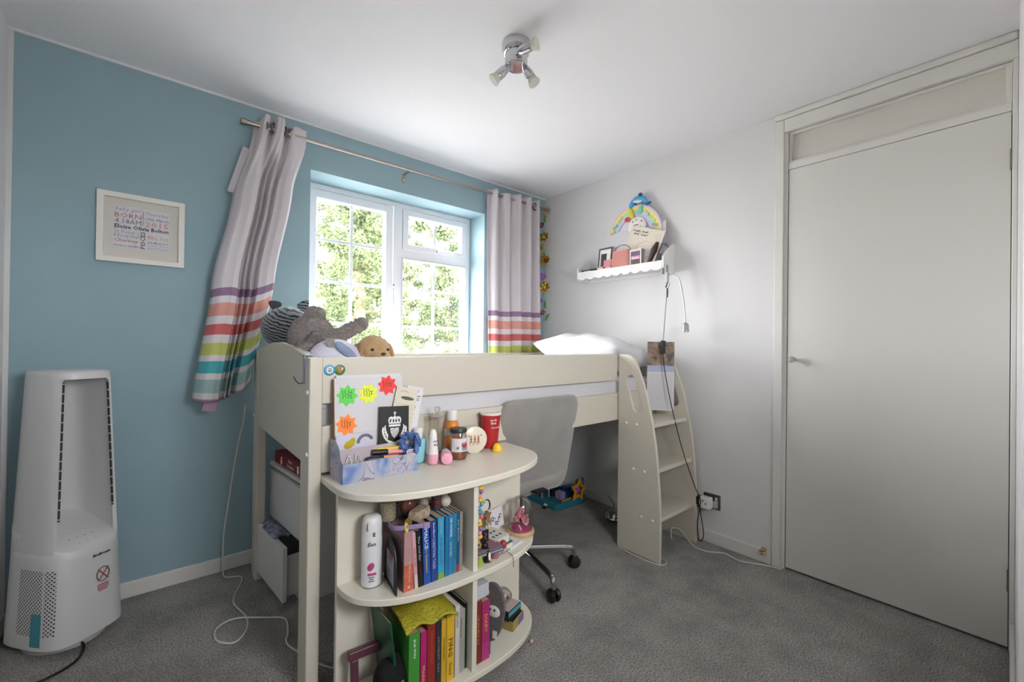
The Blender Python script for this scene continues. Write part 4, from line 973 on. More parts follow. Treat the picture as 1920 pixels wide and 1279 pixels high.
for x in (-.026, .034): MB().ell((x, -.054, .140), (.0062, .004, .0055), 10, 8).build('eye', BLACKP, pp)
MB().ell((.006, -.079, .124), (.010, .006, .006), 10, 8).build('nose', mat('nose_brown', '4a3628', .5), pp)

# ================================================================== MIDDLE SHELF
PAGES = mat('book_pages', 'b89b78', .9, bump=.2, bscale=300); PAGEW = mat('white_pages', 'd8d2c6', .9)
DOWN = -90
def book(label, x0, x1, h, c, loc_y, z, d=.13, lean=0, titles=(), pages=PAGES, name='book', group=None, c2=None):
    """upright book, spine towards -y; titles: (text, colour, centre height fraction, length, letter height)"""
    w = x1-x0
    t = thing(name, label, 'book', ((x0+x1)/2, loc_y, z), 0, group); t.rotation_euler = (0, R(lean), 0)
    cm = mat('cover_'+c, c, .42)
    e = .0012
    prof_ = [(-w/2, d), (-w/2, 0), (w/2, 0), (w/2, d), (w/2-e, d), (w/2-e, e*1.5), (-w/2+e, e*1.5), (-w/2+e, d)]
    MB().prism(prof_, 0, h, 'z').build('cover', cm, t, smooth=False)
    MB().mm(-w/2+e, w/2-e, e*1.5, d-.002, .001, h-.002).build('pages', pages, t, smooth=False)
    if c2: MB().mm(-w/2+.0002, w/2-.0002, -.0005, 0, 0, h*c2[1]).build('spine_panel', mat('cover_'+c2[0], c2[0], .45), t, smooth=False)
    for s, tc_, f, L, th in titles:
        text('lettering', s, mat('foil_'+tc_, tc_, .5), t, (0, -.0007, h*f), width=L, height=th, spin=DOWN)
    return t
yS = -1.328
bx = thing('book_box_set', 'dusky pink cardboard box set with orange sunset edge', 'box set', (-1.8505, -1.325, MIDZ))
MB().mm(-.0165, .0155, 0, .15, 0, .176).build('case', mat('mauve_card', '8b6f78', .6), bx, bevel=.0008)
MB().mm(-.0160, .0150, -.0008, 0, 0, .078).build('orange_panel', mat('sunset_orange', 'c96a4c', .5, c2='b0554a', nscale=30), bx)
MB().mm(-.0160, .0150, -.0007, 0, .078, .174).build('pink_panel', mat('sunset_pink', 'b78f86', .5, c2='a87f86', nscale=20), bx)
text('lettering', 'SUNRISE TALES', mat('foil_cream', 'd9b79a', .5), bx, (.002, -.0012, .055), width=.06, height=.006, spin=DOWN)
MB().box((.0, -.0012, .012), (.007, .0008, .007)).build('publisher_mark', MATS['foil_cream'], bx)
for i in range(3): MB().mm(-.0172, -.0166, .01, .14, .150-.006*i, .152-.006*i).build('side_print_line', mat('print_mauve', '5f4a55', .7), bx)
book('thin pink and cream paperback leaning beside the box set', -1.832, -1.821, .170, 'c59aa6', yS, MIDZ, lean=-4, titles=(('PINK STORY', 'b5395a', .55, .06, .004),), pages=PAGEW, c2=('cfc0b6', .25))
book('black spined paperback beside the thin pink one', -1.819, -1.803, .172, '15161a', yS, MIDZ, lean=-4, titles=(('The Owl Ear', 'cfcabb', .68, .075, .0055), ('CLASSIC', '7d3a33', .3, .04, .004)))
book('royal blue paperback with bold white letters and gold title', -1.801, -1.778, .184, '1f4f9e', yS, MIDZ, lean=-3, titles=(('MALICE', 'e9edf5', .76, .062, .011), ('The Christmasaurus', 'd2b048', .40, .075, .008)))
book('dark blue starry paperback with silver Christmas title', -1.776, -1.755, .188, '233f86', yS, MIDZ, lean=-2, titles=(('Enid Blyton', 'e6e8f0', .84, .045, .007), ('CHRISTMAS TALES', 'b9c2d8', .46, .095, .009)))
book('bright sky blue paperback with green foot', -1.753, -1.731, .190, '2f9bc8', yS, MIDZ, lean=-1, titles=(('ALIEN SECRETS', '5a6a8c', .45, .09, .009), ('Famous', 'd9c24e', .84, .035, .006)), c2=('7aa23c', .10))
book('slim mid blue paperback between two brighter spines', -1.729, -1.717, .188, '1f6f9f', yS, MIDZ, titles=(('Volume Six', '2f9ab0', .5, .07, .004),))
book('turquoise blue paperback with white capitals', -1.716, -1.700, .190, '2a78b0', yS, MIDZ, titles=(('KID NORMAL', 'dfe6ee', .78, .06, .008), ('LOUD KIDS', 'cfd9e6', .42, .045, .006)))
book('teal spined paperback third from the divider', -1.699, -1.687, .190, '2c7f94', yS, MIDZ, titles=(('THE GREAT STORM', '1d4a5a', .5, .1, .005),))
book('navy paperback with small red foot near the divider', -1.686, -1.676, .190, '1d4f7d', yS, MIDZ, titles=(('Sea Stories', 'd5dbe2', .7, .07, .004),), c2=('b5343c', .12))
book('thin speckled grey paperback closest to the divider', -1.675, -1.664, .190, '8a857f', yS, MIDZ, titles=(('STARS', '5a544f', .5, .05, .004),))
# aerosol
ae = lathe_thing('aerosol_can', 'white aerosol can with rounded cap on the middle shelf', 'spray can', (-1.920, -1.218, MIDZ),
    [('can', [(.028, 0), (.030, .002), (.030, .148), (.029, .150)], mat('can_white', 'd9d9dc', .35)), ('base_rim', [(.0295, -.0), (.0308, .0005), (.0308, .003), (.0295, .004)], STEEL)])
rg = []
for z, k in ((.150, 1), (.170, 1), (.188, .97), (.202, .88)):
    rg.append([(.0295*k*math.cos(a), .0295*k*math.sin(a), z-.010*(k < 1)*math.cos(a-2.2)*0) for a in [2*math.pi*i/28 for i in range(28)]])
rg.append([(.018*math.cos(a), .018*math.sin(a), .209) for a in [2*math.pi*i/28 for i in range(28)]])
MB().loft(rg).build('cap', mat('cap_white', 'dedee0', .4), ae, ang=60)
MB().tube(spline([(-.022, -.020, .170), (-.022, -.019, .190), (-.010, -.014, .202), (.008, -.010, .206)], 4), .0012, 6).build('cap_groove', GREYT, ae)
AIM = Matrix.Rotation(R(-18), 4, 'Z') @ FRONT
ft = lambda a, r_, z: (r_*math.sin(R(a)), -r_*math.cos(R(a)), z)
text('lettering', 'E', INKB, ae, ft(-10, .0303, .160), height=.011, base=AIM, depth=.001, bold=.02)
text('lettering', 'Een', INKB, ae, ft(-22, .0305, .132), width=.022, base=AIM, depth=.001, shear=.2)
MB().ell(ft(-26, .0296, .065), (.009, .003, .013), 12, 8, rotm(0, 25, -24)).build('flower_print', mat('print_magenta', 'b5417a', .6), ae)
MB().box(ft(-20, .0300, .043), (.024, .003, .006), rotm(0, 0, -18)).build('colour_bar', MATS['print_magenta'], ae)
for i in range(3): MB().box(ft(-22, .0302, .034-.006*i), (.016-.004*(i == 1), .002, .0018), rotm(0, 0, -18)).build('print_line', GREYT, ae)
# black arch stand with a photo
es = thing('photo_easel', 'black arched photo holder leaning on the box set', 'photo holder', (-1.882, -1.27, MIDZ), -8)
ar_ = [(-.062, 0), (.058, 0)]+[(.058*math.cos(a)-.002, .062+.085*math.sin(a)) for a in [R(i*12) for i in range(16)]]
MB().prism([(-y, z) for y, z in ar_], -.002, .002, 'x').build('arch_panel', mat('black_board', '131314', .5), es, smooth=False)
ph_ = MB().mm(-.0030, -.0022, -.038, .036, .018, .105).build('photo', mat('photo_print', '9a8f96', .4, c2='3d3440', nscale=22), es)
MB().mm(-.0036, -.0031, -.040, -.030, .018, .100).build('photo_edge', mat('photo_blue', '7fa5c4', .5), es)
MB().mm(-.0036, -.0031, -.030, .0, .090, .104).build('photo_top_edge', mat('photo_magenta', '7d3a66', .5), es)
# things lying on the books
BT = MIDZ+.191
gj = thing('mosaic_jar', 'squat glass jar of shell pieces on top of the box set', 'jar', (-1.868, -1.215, MIDZ+.177))
MB().lathe([(.018, 0), (.024, .002), (.026, .010), (.026, .062), (.022, .070), (.022, .078)], 26).build('glass', clear_glass('jar_glass2', (235, 235, 230), .08), gj)
MB().lathe([(.017, .002), (.023, .004), (.0245, .012), (.0245, .060), (.01, .064)], 20).build('shell_pieces', mat('shells', '8f8474', .7, c2='d2c6ac', nscale=160, spread=.9), gj)
for i in range(5): MB().box((.024, -.012, .012+.010*i), (.006, .012, .006), rotm(0, 20, 20)).build('dark_ornament', mat('slate_dark', '2d3a3a', .5), gj)
def egg(label, loc, r, c, c2, gloss=.35): return tag(MB().ell((0, 0, r[2]), r, 22, 14).build('stone_egg', mat('stone_'+c, c, gloss, c2=c2, nscale=40), loc=loc), label, 'ornament')
egg('large polished brown stone egg on the blue books', (-1.810, -1.235, BT-.006), (.024, .023, .031), '5e3a33', '7a4a40', .2)
egg('pale speckled stone egg beside the brown one', (-1.757, -1.238, BT), (.016, .016, .021), 'a89e92', 'c4b8aa')
egg('round white stone ball at the right of the blue books', (-1.690, -1.262, BT), (.0185, .0185, .0185), 'c2bab0', 'd8d2ca')
egg('small cream stone ball above the white one near the divider', (-1.668, -1.215, BT+.002), (.015, .015, .024), 'b0a796', 'c4baa8')
sb = thing('sand_bottle', 'little glass bottle of layered plum sand on the books', 'bottle', (-1.724, -1.262, BT))
MB().lathe([(.012, 0), (.0155, .002), (.0165, .010), (.0165, .048), (.012, .058), (.008, .062), (.008, .072)], 22).build('glass', clear_glass('tinted_bottle', (225, 210, 215), .08), sb)
for z0, z1, c in ((.002, .018, '5d5a68'), (.018, .032, '8a4f48'), (.032, .050, '5a3f4a')): MB().lathe([(.0145, z0), (.0152, z0+.001), (.0152, z1-.001), (.0145, z1)], 18).build('sand_layer', mat('sand_'+c, c, .9), sb)
st_ = thing('fossil_block', 'rough tan stone block lying on the paperbacks', 'stone', (-1.800, -1.290, BT+.001), 28)
b = MB(); rs = random.Random(4)
def ring_s(z, k): return [(x*k+rs.uniform(-.002, .002), y*k+rs.uniform(-.002, .002), z+rs.uniform(-.0015, .0015)) for x, y in rrect(-.036, .036, -.020, .020, .006, 2)]
b.loft([ring_s(.001, .9), ring_s(.008, 1), ring_s(.022, .97), ring_s(.029, .85)]).build('block', mat('tan_stone', '8d7c68', .85, c2='b3a48c', nscale=60, bump=.6, bscale=60), st_, smooth=False)
cl_ = thing('dog_collar', 'lilac strap collar with yellow band and brass tag on the books', 'collar', (-1.838, -1.290, MIDZ+.180), 0)
pts = [(-.048, .030), (-.052, .004), (-.040, -.020), (.005, -.040), (.034, -.050)]
b = MB(); rgs = []
for p in spline([(x, y, 0) for x, y in pts], 5): rgs.append(p)
vs_ = []
rings = []
for i, p in enumerate(rgs):
    t = (rgs[min(i+1, len(rgs)-1)]-rgs[max(i-1, 0)]).normalized(); nrm = Vector((-t.y, t.x, 0))*.0015
    rings.append([p+nrm, p-nrm, p-nrm+Vector((0, 0, .014)), p+nrm+Vector((0, 0, .014))])
b.loft(rings).build('strap', mat('lilac_leather', '8f7ba0', .6), cl_, bevel=.0008)
MB().box((.036, -.050, .006), (.020, .008, .018), rotm(0, 0, -16)).build('buckle', mat('lilac_buckle', '9d8aab', .4), cl_, bevel=.002)
MB().tube([(-.020+.0035*math.cos(a), -.030+.0035*math.sin(a)*1.0, .007+.011*math.sin(a)) for a in [2*math.pi*i/16 for i in range(16)]], .0030, 6, closed=True).build('yellow_band', mat('lime_yellow', 'c9c23f', .5), cl_)
MB().lathe([(.011, 0), (.0115, .001), (.011, .0025)], 18, (-.008, -.018, .016), rotm(60, 10, 20), sx=1.3).build('brass_tag', mat('brass', '9a7a3c', .4, .6), cl_)

# right half of the middle shelf
def card_stack(name, label, cat, loc, size, c, edge, rz=0):
    t = thing(name, label, cat, loc, rz)
    w, d, h = size
    MB().mm(-w/2, w/2, -d/2, d/2, h-.002, h).mm(-w/2, w/2, -d/2, d/2, 0, .002).mm(-w/2, -w/2+.002, -d/2, d/2, .002, h-.002).build('cover', mat('cover_'+c, c, .5), t, smooth=False)
    MB().mm(-w/2+.002, w/2-.002, -d/2+.002, d/2-.002, .002, h-.002).build('pages', mat('edge_'+edge, edge, .8), t, smooth=False)
    return t
card_stack('notebook', 'mauve notebook with teal edge lying at the divider', 'notebook', (-1.562, -1.300, MIDZ+.036), (.105, .10, .010), '8a5f70', '3f7a84', -8)
card_stack('notebook', 'dark grey notebook under the mauve one', 'notebook', (-1.562, -1.288, MIDZ+.026), (.115, .12, .009), '55505a', 'b9b2b0', -4)
card_stack('small_book', 'green edged small book under the white box', 'book', (-1.49, -1.265, MIDZ), (.085, .12, .024), '3e6a3a', 'd9d6cc', 10)
wb = card_stack('small_box', 'small white and black patterned box on the green book', 'box', (-1.495, -1.262, MIDZ+.0245), (.075, .11, .026), 'cfcac2', 'd6d2ca', 10)
for i in range(6): MB().ell((-.022+.018*(i % 3), -.03+.03*(i//3), .0262), (.005, .007, .0006), 8, 6).build('dark_spot', mat('spot_dark', '3a3538', .7), wb)
pcd = thing('patterned_card', 'white card with dark purple swirls leaning at the shelf back', 'card', (-1.432, -1.222, MIDZ), 8); pcd.rotation_euler = (R(-10), 0, R(10))
MB().mm(-.042, .042, 0, .003, .036, .105).build('card', PAPER, pcd)
for i in range(7): MB().tube([(-.028+.009*i+.006*math.cos(a), -.0006, .062+.012*math.sin(i*1.3)+.006*math.sin(a)) for a in [R(40*k) for k in range(8)]], .0014, 5).build('swirl_print', mat('swirl_purple', '3d3350', .7), pcd)
sd = thing('card_pile', 'white cards stacked flat by the glass dome', 'cards', (-1.425, -1.285, MIDZ), 14)
MB().mm(-.04, .04, -.03, .03, 0, .006).build('card_stack', PAPER, sd)
for i, rx in enumerate((18, -22)):
    t = thing('clothes_peg', ('upright' if i else 'slanting')+' wooden clothes peg on the small box', 'peg', (-1.488+.012*i, -1.225+.004*i, MIDZ+.082)); t.rotation_euler = (R(10), R(rx), 0)
    for s in (-1, 1): MB().box((s*.003, 0, 0), (.004, .007, .060), rotm(0, s*3, 0)).build('peg_half', mat('peg_wood', 'a9875a', .7), t, bevel=.0006)
    MB().cyl((-.006, 0, 0), (.006, 0, 0), .0035, n=10).build('spring', STEEL, t)
lad_b = thing('ladybird_cutout', 'round tan spotted wooden ladybird on the mauve notebook', 'ornament', (-1.590, -1.318, MIDZ+.064)); lad_b.rotation_euler = (R(-20), 0, R(-20))
MB().ell((0, 0, 0), (.022, .006, .019)).build('shell', mat('tan_wood', 'b59a68', .6), lad_b)
for x, z in ((-.010, .006), (.004, .010), (.010, -.002), (-.004, -.008), (.012, .009)): MB().ell((x, -.0055, z), (.0042, .0016, .0036), 8, 6).build('spot', BLACKP, lad_b)
# hanging charms on the divider
ch1 = thing('bead_charm_string', 'string of colourful charms hanging on the divider', 'charm', (-1.607, -1.345, MIDZ+.14))
cols = ['d9b23a', '8a6aa0', 'd98aa5', 'e0b23a', '4fa3ad', '7d8bc0', '3f9aa0', 'd96a7a', 'e3c65a']
MB().tube([(0, 0, .12), (.001, 0, -.05)], .0012, 5).build('cord', PENG, ch1)
for i in range(13): MB().ell((.004*math.sin(i*2.1), -.003*math.cos(i*1.7), .118-.0135*i), (.0075+.003*(i % 3 == 0), .0065, .0075), 10, 8).build('charm_bead', mat('charm_'+cols[i % 9], cols[i % 9], .35), ch1)
ch2 = thing('key_charm', 'black charm keyring with crescent moon beside the charm string', 'keyring', (-1.578, -1.335, MIDZ+.10))
MB().tube([(.014*math.cos(a)+.004, 0, .088+.020*math.sin(a)) for a in [R(-110+i*15) for i in range(18)]], .0026, 6).build('moon', mat('gunmetal', '55505c', .3, .8), ch2)
for i in range(6): MB().tube([(.0025*math.cos(a), .0025*math.sin(a)*(i % 2), .064-.009*i+.005*math.sin(a)) for a in [2*math.pi*k/10 for k in range(10)]], .0009, 5, closed=True).build('chain_link', MATS['gunmetal'], ch2)
MB().box((0, 0, -.012), (.026, .005, .040)).build('tag', mat('black_tag', '1b191c', .5), ch2, bevel=.001)
MB().tube(spline([(-.006, -.003, .0), (.004, -.003, -.006), (-.004, -.003, -.014), (.005, -.003, -.024)], 4), .0012, 5).build('tag_print', mat('tag_pink', '8d5a6a', .6), ch2)
MB().ell((0, 0, -.044), (.012, .010, .011)).build('tassel_ball', BLACKP, ch2)
# small figures on the shelf front
def stack_fig(name, label, loc, parts):
    t = thing(name, label, 'figurine', loc)
    for pn, pr, m in parts: MB().lathe(pr, 18).build(pn, m, t)
    return t
stack_fig('tree_figurine', 'tiny light green tree ornament at the shelf edge', (-1.603, -1.338, MIDZ), [('base', [(.013, 0), (.014, .003), (.012, .012)], mat('lime_ceramic', '9db04a', .4)), ('lower_tier', [(.012, .011), (.0125, .014), (.009, .026)], MATS['lime_ceramic']), ('upper_tier', [(.009, .025), (.0095, .028), (.004, .040), (0, .043)], MATS['lime_ceramic'])])
pg = thing('penguin_figurine', 'tiny black and white penguin figure beside the green tree', 'figurine', (-1.572, -1.340, MIDZ))
MB().lathe([(.008, 0), (.010, .004), (.010, .022), (.008, .032), (.009, .040), (.006, .048), (0, .051)], 16).build('body', BLACKP, pg)
MB().ell((.003, -.0075, .020), (.006, .004, .015)).build('belly', XW, pg)
for s in (-1, 1): MB().ell((s*.005+.002, -.008, .002), (.004, .006, .002), 8, 6).build('foot', mat('tan_foot', 'b08a5a', .6), pg)
cpk = thing('cupcake_figurine', 'dusky pink striped cupcake ornament on the shelf edge', 'figurine', (-1.532, -1.330, MIDZ))
rgc = [[((r_+(.0012 if i % 2 else 0))*math.cos(2*math.pi*i/24), (r_+(.0012 if i % 2 else 0))*math.sin(2*math.pi*i/24), z) for i in range(24)] for r_, z in ((.013, 0), (.014, .002), (.017, .022))]
MB().loft(rgc).build('paper_case', mat('dusky_pink', '9a6f7c', .6), cpk, smooth=False)
MB().lathe([(.017, .022), (.018, .027), (.012, .035), (.004, .040), (0, .041)], 18).build('icing', mat('dusky_icing', 'a97d88', .5), cpk)
bb = thing('bauble_toy', 'small red bauble with cord hanging off the shelf edge', 'bauble', (-1.492, -1.326, MIDZ))
MB().ell((0, 0, .030), (.013, .013, .016)).build('top', mat('shiny_red', 'a03a34', .25), bb)
MB().ell((.002, -.001, .012), (.013, .012, .012)).build('bottom', mat('pale_mauve', 'b3a0ae', .4), bb)
MB().tube(spline([(.004, -.012, .012), (.006, -.030, .008), (.006, -.0475, .002), (.0055, -.050, -.030)], 5), .0011, 5).build('cord', PENG, bb)
# glass dome with flowers
dm = thing('flower_dome', 'glass dome with pink flowers on a round wooden base', 'glass dome', (-1.338, -1.243, MIDZ))
MB().lathe([(.048, 0), (.054, .002), (.055, .012), (.052, .016), (.046, .017)], 36).build('wood_base', mat('beech_wood', 'c9a77c', .5, c2='bf9a6c', nscale=25), dm)
MB().lathe([(.040, .017), (.045, .018), (.042, .024), (.02, .028), (0, .029)], 30).build('pink_bed', mat('hot_pink_moss', 'c23a78', .8, bump=.6, bscale=300), dm)
pr = [(.047, .018), (.047, .095)]+[(.047*math.cos(R(a)), .095+.047*math.sin(R(a))) for a in range(10, 90, 10)]+[(.001, .142)]
pr2 = [(r_-.0012 if r_ > .002 else .0005, z-.0012 if z > .02 else z) for r_, z in pr][::-1]
MB().lathe(pr+pr2, 36).build('glass_cloche', clear_glass('cloche_glass', (250, 250, 250), .05), dm)
PKF = mat('pink_petal', 'd98a95', .6); PKF2 = mat('dark_pink_petal', 'b5566a', .6)
rs = random.Random(11)
for cx, cy, czz, r_, n_ in ((-.012, -.012, .082, .018, 12), (-.024, -.004, .066, .014, 9), (.002, -.020, .062, .014, 9)):
    for i in range(n_):
        a = 2.4*i; k = r_*math.sqrt((i+.5)/n_)
        MB().ell((cx+k*math.cos(a), cy-.004*(1-k/r_), czz+k*math.sin(a)), (.0068, .0045, .0068), 8, 6, rotm(rs.uniform(-30, 30), rs.uniform(-40, 40), 0)).build('petal', PKF if i % 3 else PKF2, dm)
for i in range(3): MB().tube(spline([(-.012+.010*i, -.008, .028), (-.014+.012*i, -.006, .045), (-.012+.010*i, -.010, .062)], 4), .0012, 5).build('stem', mat('stem_green', '5a6b3a', .7), dm)
for i, c in enumerate(('d8c7d0', 'c9a0c4', 'd9a55a', 'e0d8d8', 'b5566a')): MB().ell((.018+.007*(i % 3)-.004, -.018+.006*(i//2), .034+.007*(i % 3)), (.007, .006, .006), 10, 8).build('small_blossom', mat('blossom_'+c, c, .6), dm)
MB().box((-.028, -.030, .036), (.004, .003, .026), rotm(0, -30, 0)).build('white_stick', XW, dm)

# ================================================================== BOTTOM SHELF
yL = -1.345
fr = thing('photo_stand', 'dark plum wooden photo stand at the left of the bottom shelf', 'photo stand', (-1.918, -1.235, LOWZ), -6); fr.rotation_euler = (R(-8), 0, R(-6))
PLUM = mat('plum_wood', '4f2b38', .35, c2='613846', nscale=12)
MB().mm(-.070, .055, -.012, .012, .112, .138).build('top_bar', PLUM, fr, bevel=.005)
for x in (-.052, .038): MB().mm(x-.011, x+.011, -.010, .010, 0, .112).build('upright', PLUM, fr, bevel=.004)
MB().mm(-.06, .05, -.010, .010, .0, .018).build('bottom_bar', PLUM, fr, bevel=.003)
ht = thing('knit_hat', 'black knitted hat with grey herringbone band on the bottom shelf', 'hat', (-1.895, -1.300, LOWZ))
MB().lathe([(.040, 0), (.046, .010), (.047, .035), (.046, .05)], 28).build('band', mat('herringbone', '2a2a2c', .9, c2='a5a29c', nscale=140, spread=.2), ht)
b = MB().ell((0, 0, .075), (.048, .046, .050)).ell((-.015, -.02, .105), (.028, .022, .022)).ell((.02, .01, .108), (.024, .024, .02)); b.build('crown', mat('black_knit', '0f0f12', .95, bump=.5, bscale=120), ht, remesh=.005, sm=3)
MB().loft([[(-.01, -.048, .050), (.03, -.046, .052), (.03, -.042, .052), (-.01, -.044, .050)], [(.018, -.047, .082), (.022, -.047, .082), (.022, -.043, .082), (.018, -.043, .082)]]).build('label_flap', mat('grey_felt', '8f8d8a', .9), ht)
book('large bright green hardback on the bottom shelf', -1.857, -1.822, .200, '3f8f35', yL, LOWZ, d=.14, titles=(('Jack Wild', 'eef2ea', .78, .055, .009),))
gbk = book('dark green folder leaning behind the green hardback', -1.878, -1.872, .250, '0f4a2f', -1.325, LOWZ, d=.145, lean=-7, name='folder')
book('magenta paperback next to the green hardback', -1.819, -1.799, .192, 'b01f6b', yL, LOWZ, titles=(('Matilda', 'e6b54a', .34, .05, .008),))
book('tall dark red paperback in the bottom row', -1.797, -1.769, .213, '8f2a22', yL, LOWZ, titles=(('DRAGON QUEST', 'b5564a', .62, .10, .010),))
book('slim black and grey striped paperback in the bottom row', -1.767, -1.750, .204, '2f3133', yL, LOWZ, titles=(('ADVENTURES', '8a8f8f', .5, .11, .006),))
book('thin yellow striped paperback in the bottom row', -1.748, -1.731, .200, 'c9a02a', yL, LOWZ, titles=(('JOURNAL', '5a4a1a', .55, .07, .006),))
book('thick yellow paperback with black capital letters', -1.729, -1.702, .208, 'd8ad2c', yL, LOWZ, titles=(('FING', '26241c', .50, .055, .014), ('David', '4a3c14', .18, .035, .009)))
book('tall white ring-bound notepad left of the divider', -1.699, -1.683, .225, 'c9c4be', yL, LOWZ, d=.15, titles=(('SPELLING', '6a655f', .8, .05, .006),), pages=PAGEW)
book('scuffed grey exercise book against the notepad', -1.681, -1.664, .205, 'a39c96', yL+.006, LOWZ, d=.15, titles=(('MATHS BOOK', '5f5a56', .7, .06, .005),), pages=PAGEW)
book('thin mint green book against the divider', -1.661, -1.655, .196, '8fae90', yL+.01, LOWZ, d=.15, pages=PAGEW)
book('slim black folder between grey book and divider', -1.653, -1.647, .21, '1c1c20', yL+.012, LOWZ, d=.15, pages=PAGEW, name='folder')
bgm = mat('yellow_foil', 'b5ab2c', .5, c2='9a9226', nscale=120, bump=.6, bscale=150)
me = grid_mesh(lambda u, v: (-1.868+.165*u+.02*(v-.5), -1.368+.160*v+.012*math.sin(4*u), .292+.005*math.sin(9*u+4*v)+.016*math.sin(math.pi*u)*math.sin(math.pi*v)-.012*max(0, .30-v)*3*(.6+.4*math.sin(14*u))), 40, 26)
yb_ = finish('snack_bag', me, bgm, ang=180); q = yb_.modifiers.new('s', 'SOLIDIFY'); q.thickness = .006; q.offset = 1
tag(yb_, 'crumpled yellow bag lying on top of the bottom row books', 'bag')
book('rust red hardback right of the divider', -1.622, -1.596, .205, '7a2f22', yL, LOWZ, titles=(('GRANDPAS', 'c2763f', .55, .10, .009),))
book('magenta hardback with gold title right of the rust one', -1.594, -1.562, .196, 'a52a66', yL, LOWZ, titles=(('DIARY', 'd9b24a', .62, .06, .012),), c2=('b0387a', .3))
book('narrow navy book beside the magenta hardback', -1.560, -1.550, .12, '1d3a66', yL+.01, LOWZ)
gx = thing('carton_box', 'small white box standing on the two red books', 'box', (-1.590, -1.283, LOWZ+.2055), 4)
MB().mm(-.026, .026, -.055, .05, 0, .045).build('carton', mat('grey_white_card', 'bfc0c8', .6), gx, bevel=.001)
gs = thing('slipper_sole', 'grey oval felt sole with sheep face standing upright', 'slipper', (-1.512, -1.285, LOWZ), 0); gs.rotation_euler = (0, R(6), R(24))
ov = [(.050*math.sin(a)*(1+.12*math.cos(a)), .098+.098*math.cos(a)) for a in [2*math.pi*i/36 for i in range(36)]]
MB().prism([(x, z+.002) for x, z in ov], -.007, .007, 'x').build('sole', mat('grey_felt_dark', '66605f', .95, c2='736c6a', nscale=50), gs, bevel=.003)
MB().ell((-.008, -.010, .105), (.004, .026, .020), 16, 10).build('face_patch', XW, gs)
for y in (-.016, .002): MB().ell((-.0125, y, .112), (.001, .004, .004), 8, 6).build('eye_spot', BLACKP, gs)
MB().box((-.008, .02, .165), (.002, .018, .012)).build('brand_patch', mat('beige_patch', 'c2b5a5', .8), gs)
MB().box((-.008, -.02, .03), (.002, .016, .024)).build('paper_tag', XW, gs)
def carton(name, label, loc, s, c, top, rz, cat='box'):
    t = thing(name, label, cat, loc, rz)
    MB().mm(-s[0]/2, s[0]/2, -s[1]/2, s[1]/2, 0, s[2]).build('carton', mat('carton_'+c, c, .45), t, bevel=.001)
    MB().mm(-s[0]/2+.004, s[0]/2-.004, -s[1]/2+.004, s[1]/2-.004, s[2], s[2]+.0015).build('printed_top', mat('carton_'+top, top, .5), t)
    return t
c1 = carton('game_box', 'small yellow and purple box at the bottom of the stack', (-1.392, -1.262, LOWZ), (.085, .055, .034), '9a8d4a', '1c1a1e', 22)
MB().mm(-.0, .0425, -.0282, -.0274, .003, .030).build('purple_panel', mat('panel_purple', '74588c', .5), c1)
c2_ = carton('game_box', 'teal and black box on the yellow and purple box', (-1.402, -1.255, LOWZ+.036), (.082, .055, .034), '2a2a2e', 'b9a7a4', 16)
MB().mm(-.0415, .0415, -.0283, -.0275, .018, .033).build('teal_band', mat('band_teal', '4aa0ac', .5), c2_)
sw = thing('sweet_bag', 'clear bag of mixed sweets on the teal box', 'sweets', (-1.420, -1.236, LOWZ+.072))
b = MB().ell((0, 0, .030), (.036, .030, .032)).ell((.02, .01, .02), (.03, .03, .022)); b.build('bag', clear_glass('cellophane', (240, 240, 240), .10), sw, remesh=.005, sm=2)
for i, c in enumerate(('c43a3a', 'd99a3a', 'e6e2dc', 'b5503a', 'd9c24a', 'e0dcd8', 'c43a3a')): MB().ell((-.018+.011*(i % 4), -.012+.010*(i//4), .016+.009*((i*3) % 4)), (.009, .007, .006), 8, 6, rotm(20*i, 15*i, 0)).build('sweet', mat('sweet_'+c, c, .4), sw)

# ================================================================== WALL SHELF
ws = thing('wall_shelf', 'white wall shelf with scalloped front edge', 'shelf', (0, -.81, 1.60))
SW = mat('shelf_white', 'e2e2e0', .5)
def wpart(mb, name, m, parent=ws, **kw): return mb.xf(Matrix.Translation(-Vector(parent.location))).build(name, m, parent, **kw)
wpart(MB().mm(-.118, -.001, -1.125, -.478, 1.604, 1.616), 'board', SW, bevel=.001)
sc_ = [(-1.125, 1.626), (-.478, 1.626), (-.478, 1.580)]
N = 9; x0, x1 = -.478, -1.125
for i in range(N):
    for k in range(1, 7):
        t = (i+k/6)/N; sc_.append((x0+(x1-x0)*t, 1.582-.014*math.sin(math.pi*k/6)))
wpart(MB().prism(sc_, -.128, -.118, 'x'), 'scalloped_front', SW, smooth=False)
for y in (-1.138, -.478): wpart(MB().prism([(-.001, 1.560), (-.001, 1.735), (-.030, 1.735), (-.128, 1.650), (-.128, 1.578)], y, y+.013, 'y'), 'end_bracket', SW, bevel=.001)
wpart(MB().mm(-.012, -.001, -1.125, -.478, 1.560, 1.604), 'back_rail', SW)
SZ = 1.616
def sheet(name, label, cat, y, z, x, w, h, m, roll=0, lean=6, parts=()):
    """a sheet standing on the shelf, facing the room (-x); local y runs to the viewer's left"""
    t = thing(name, label, cat, (x, y, z)); t.rotation_euler = Euler((R(roll), R(lean), 0), 'XYZ')
    MB().mm(-.0006, .0006, -w/2, w/2, 0, h).build('sheet', m, t)
    return t
wr = thing('rainbow_plaque', 'pastel rainbow plaque with felt characters behind the papers', 'plaque', (-.028, -.865, SZ))
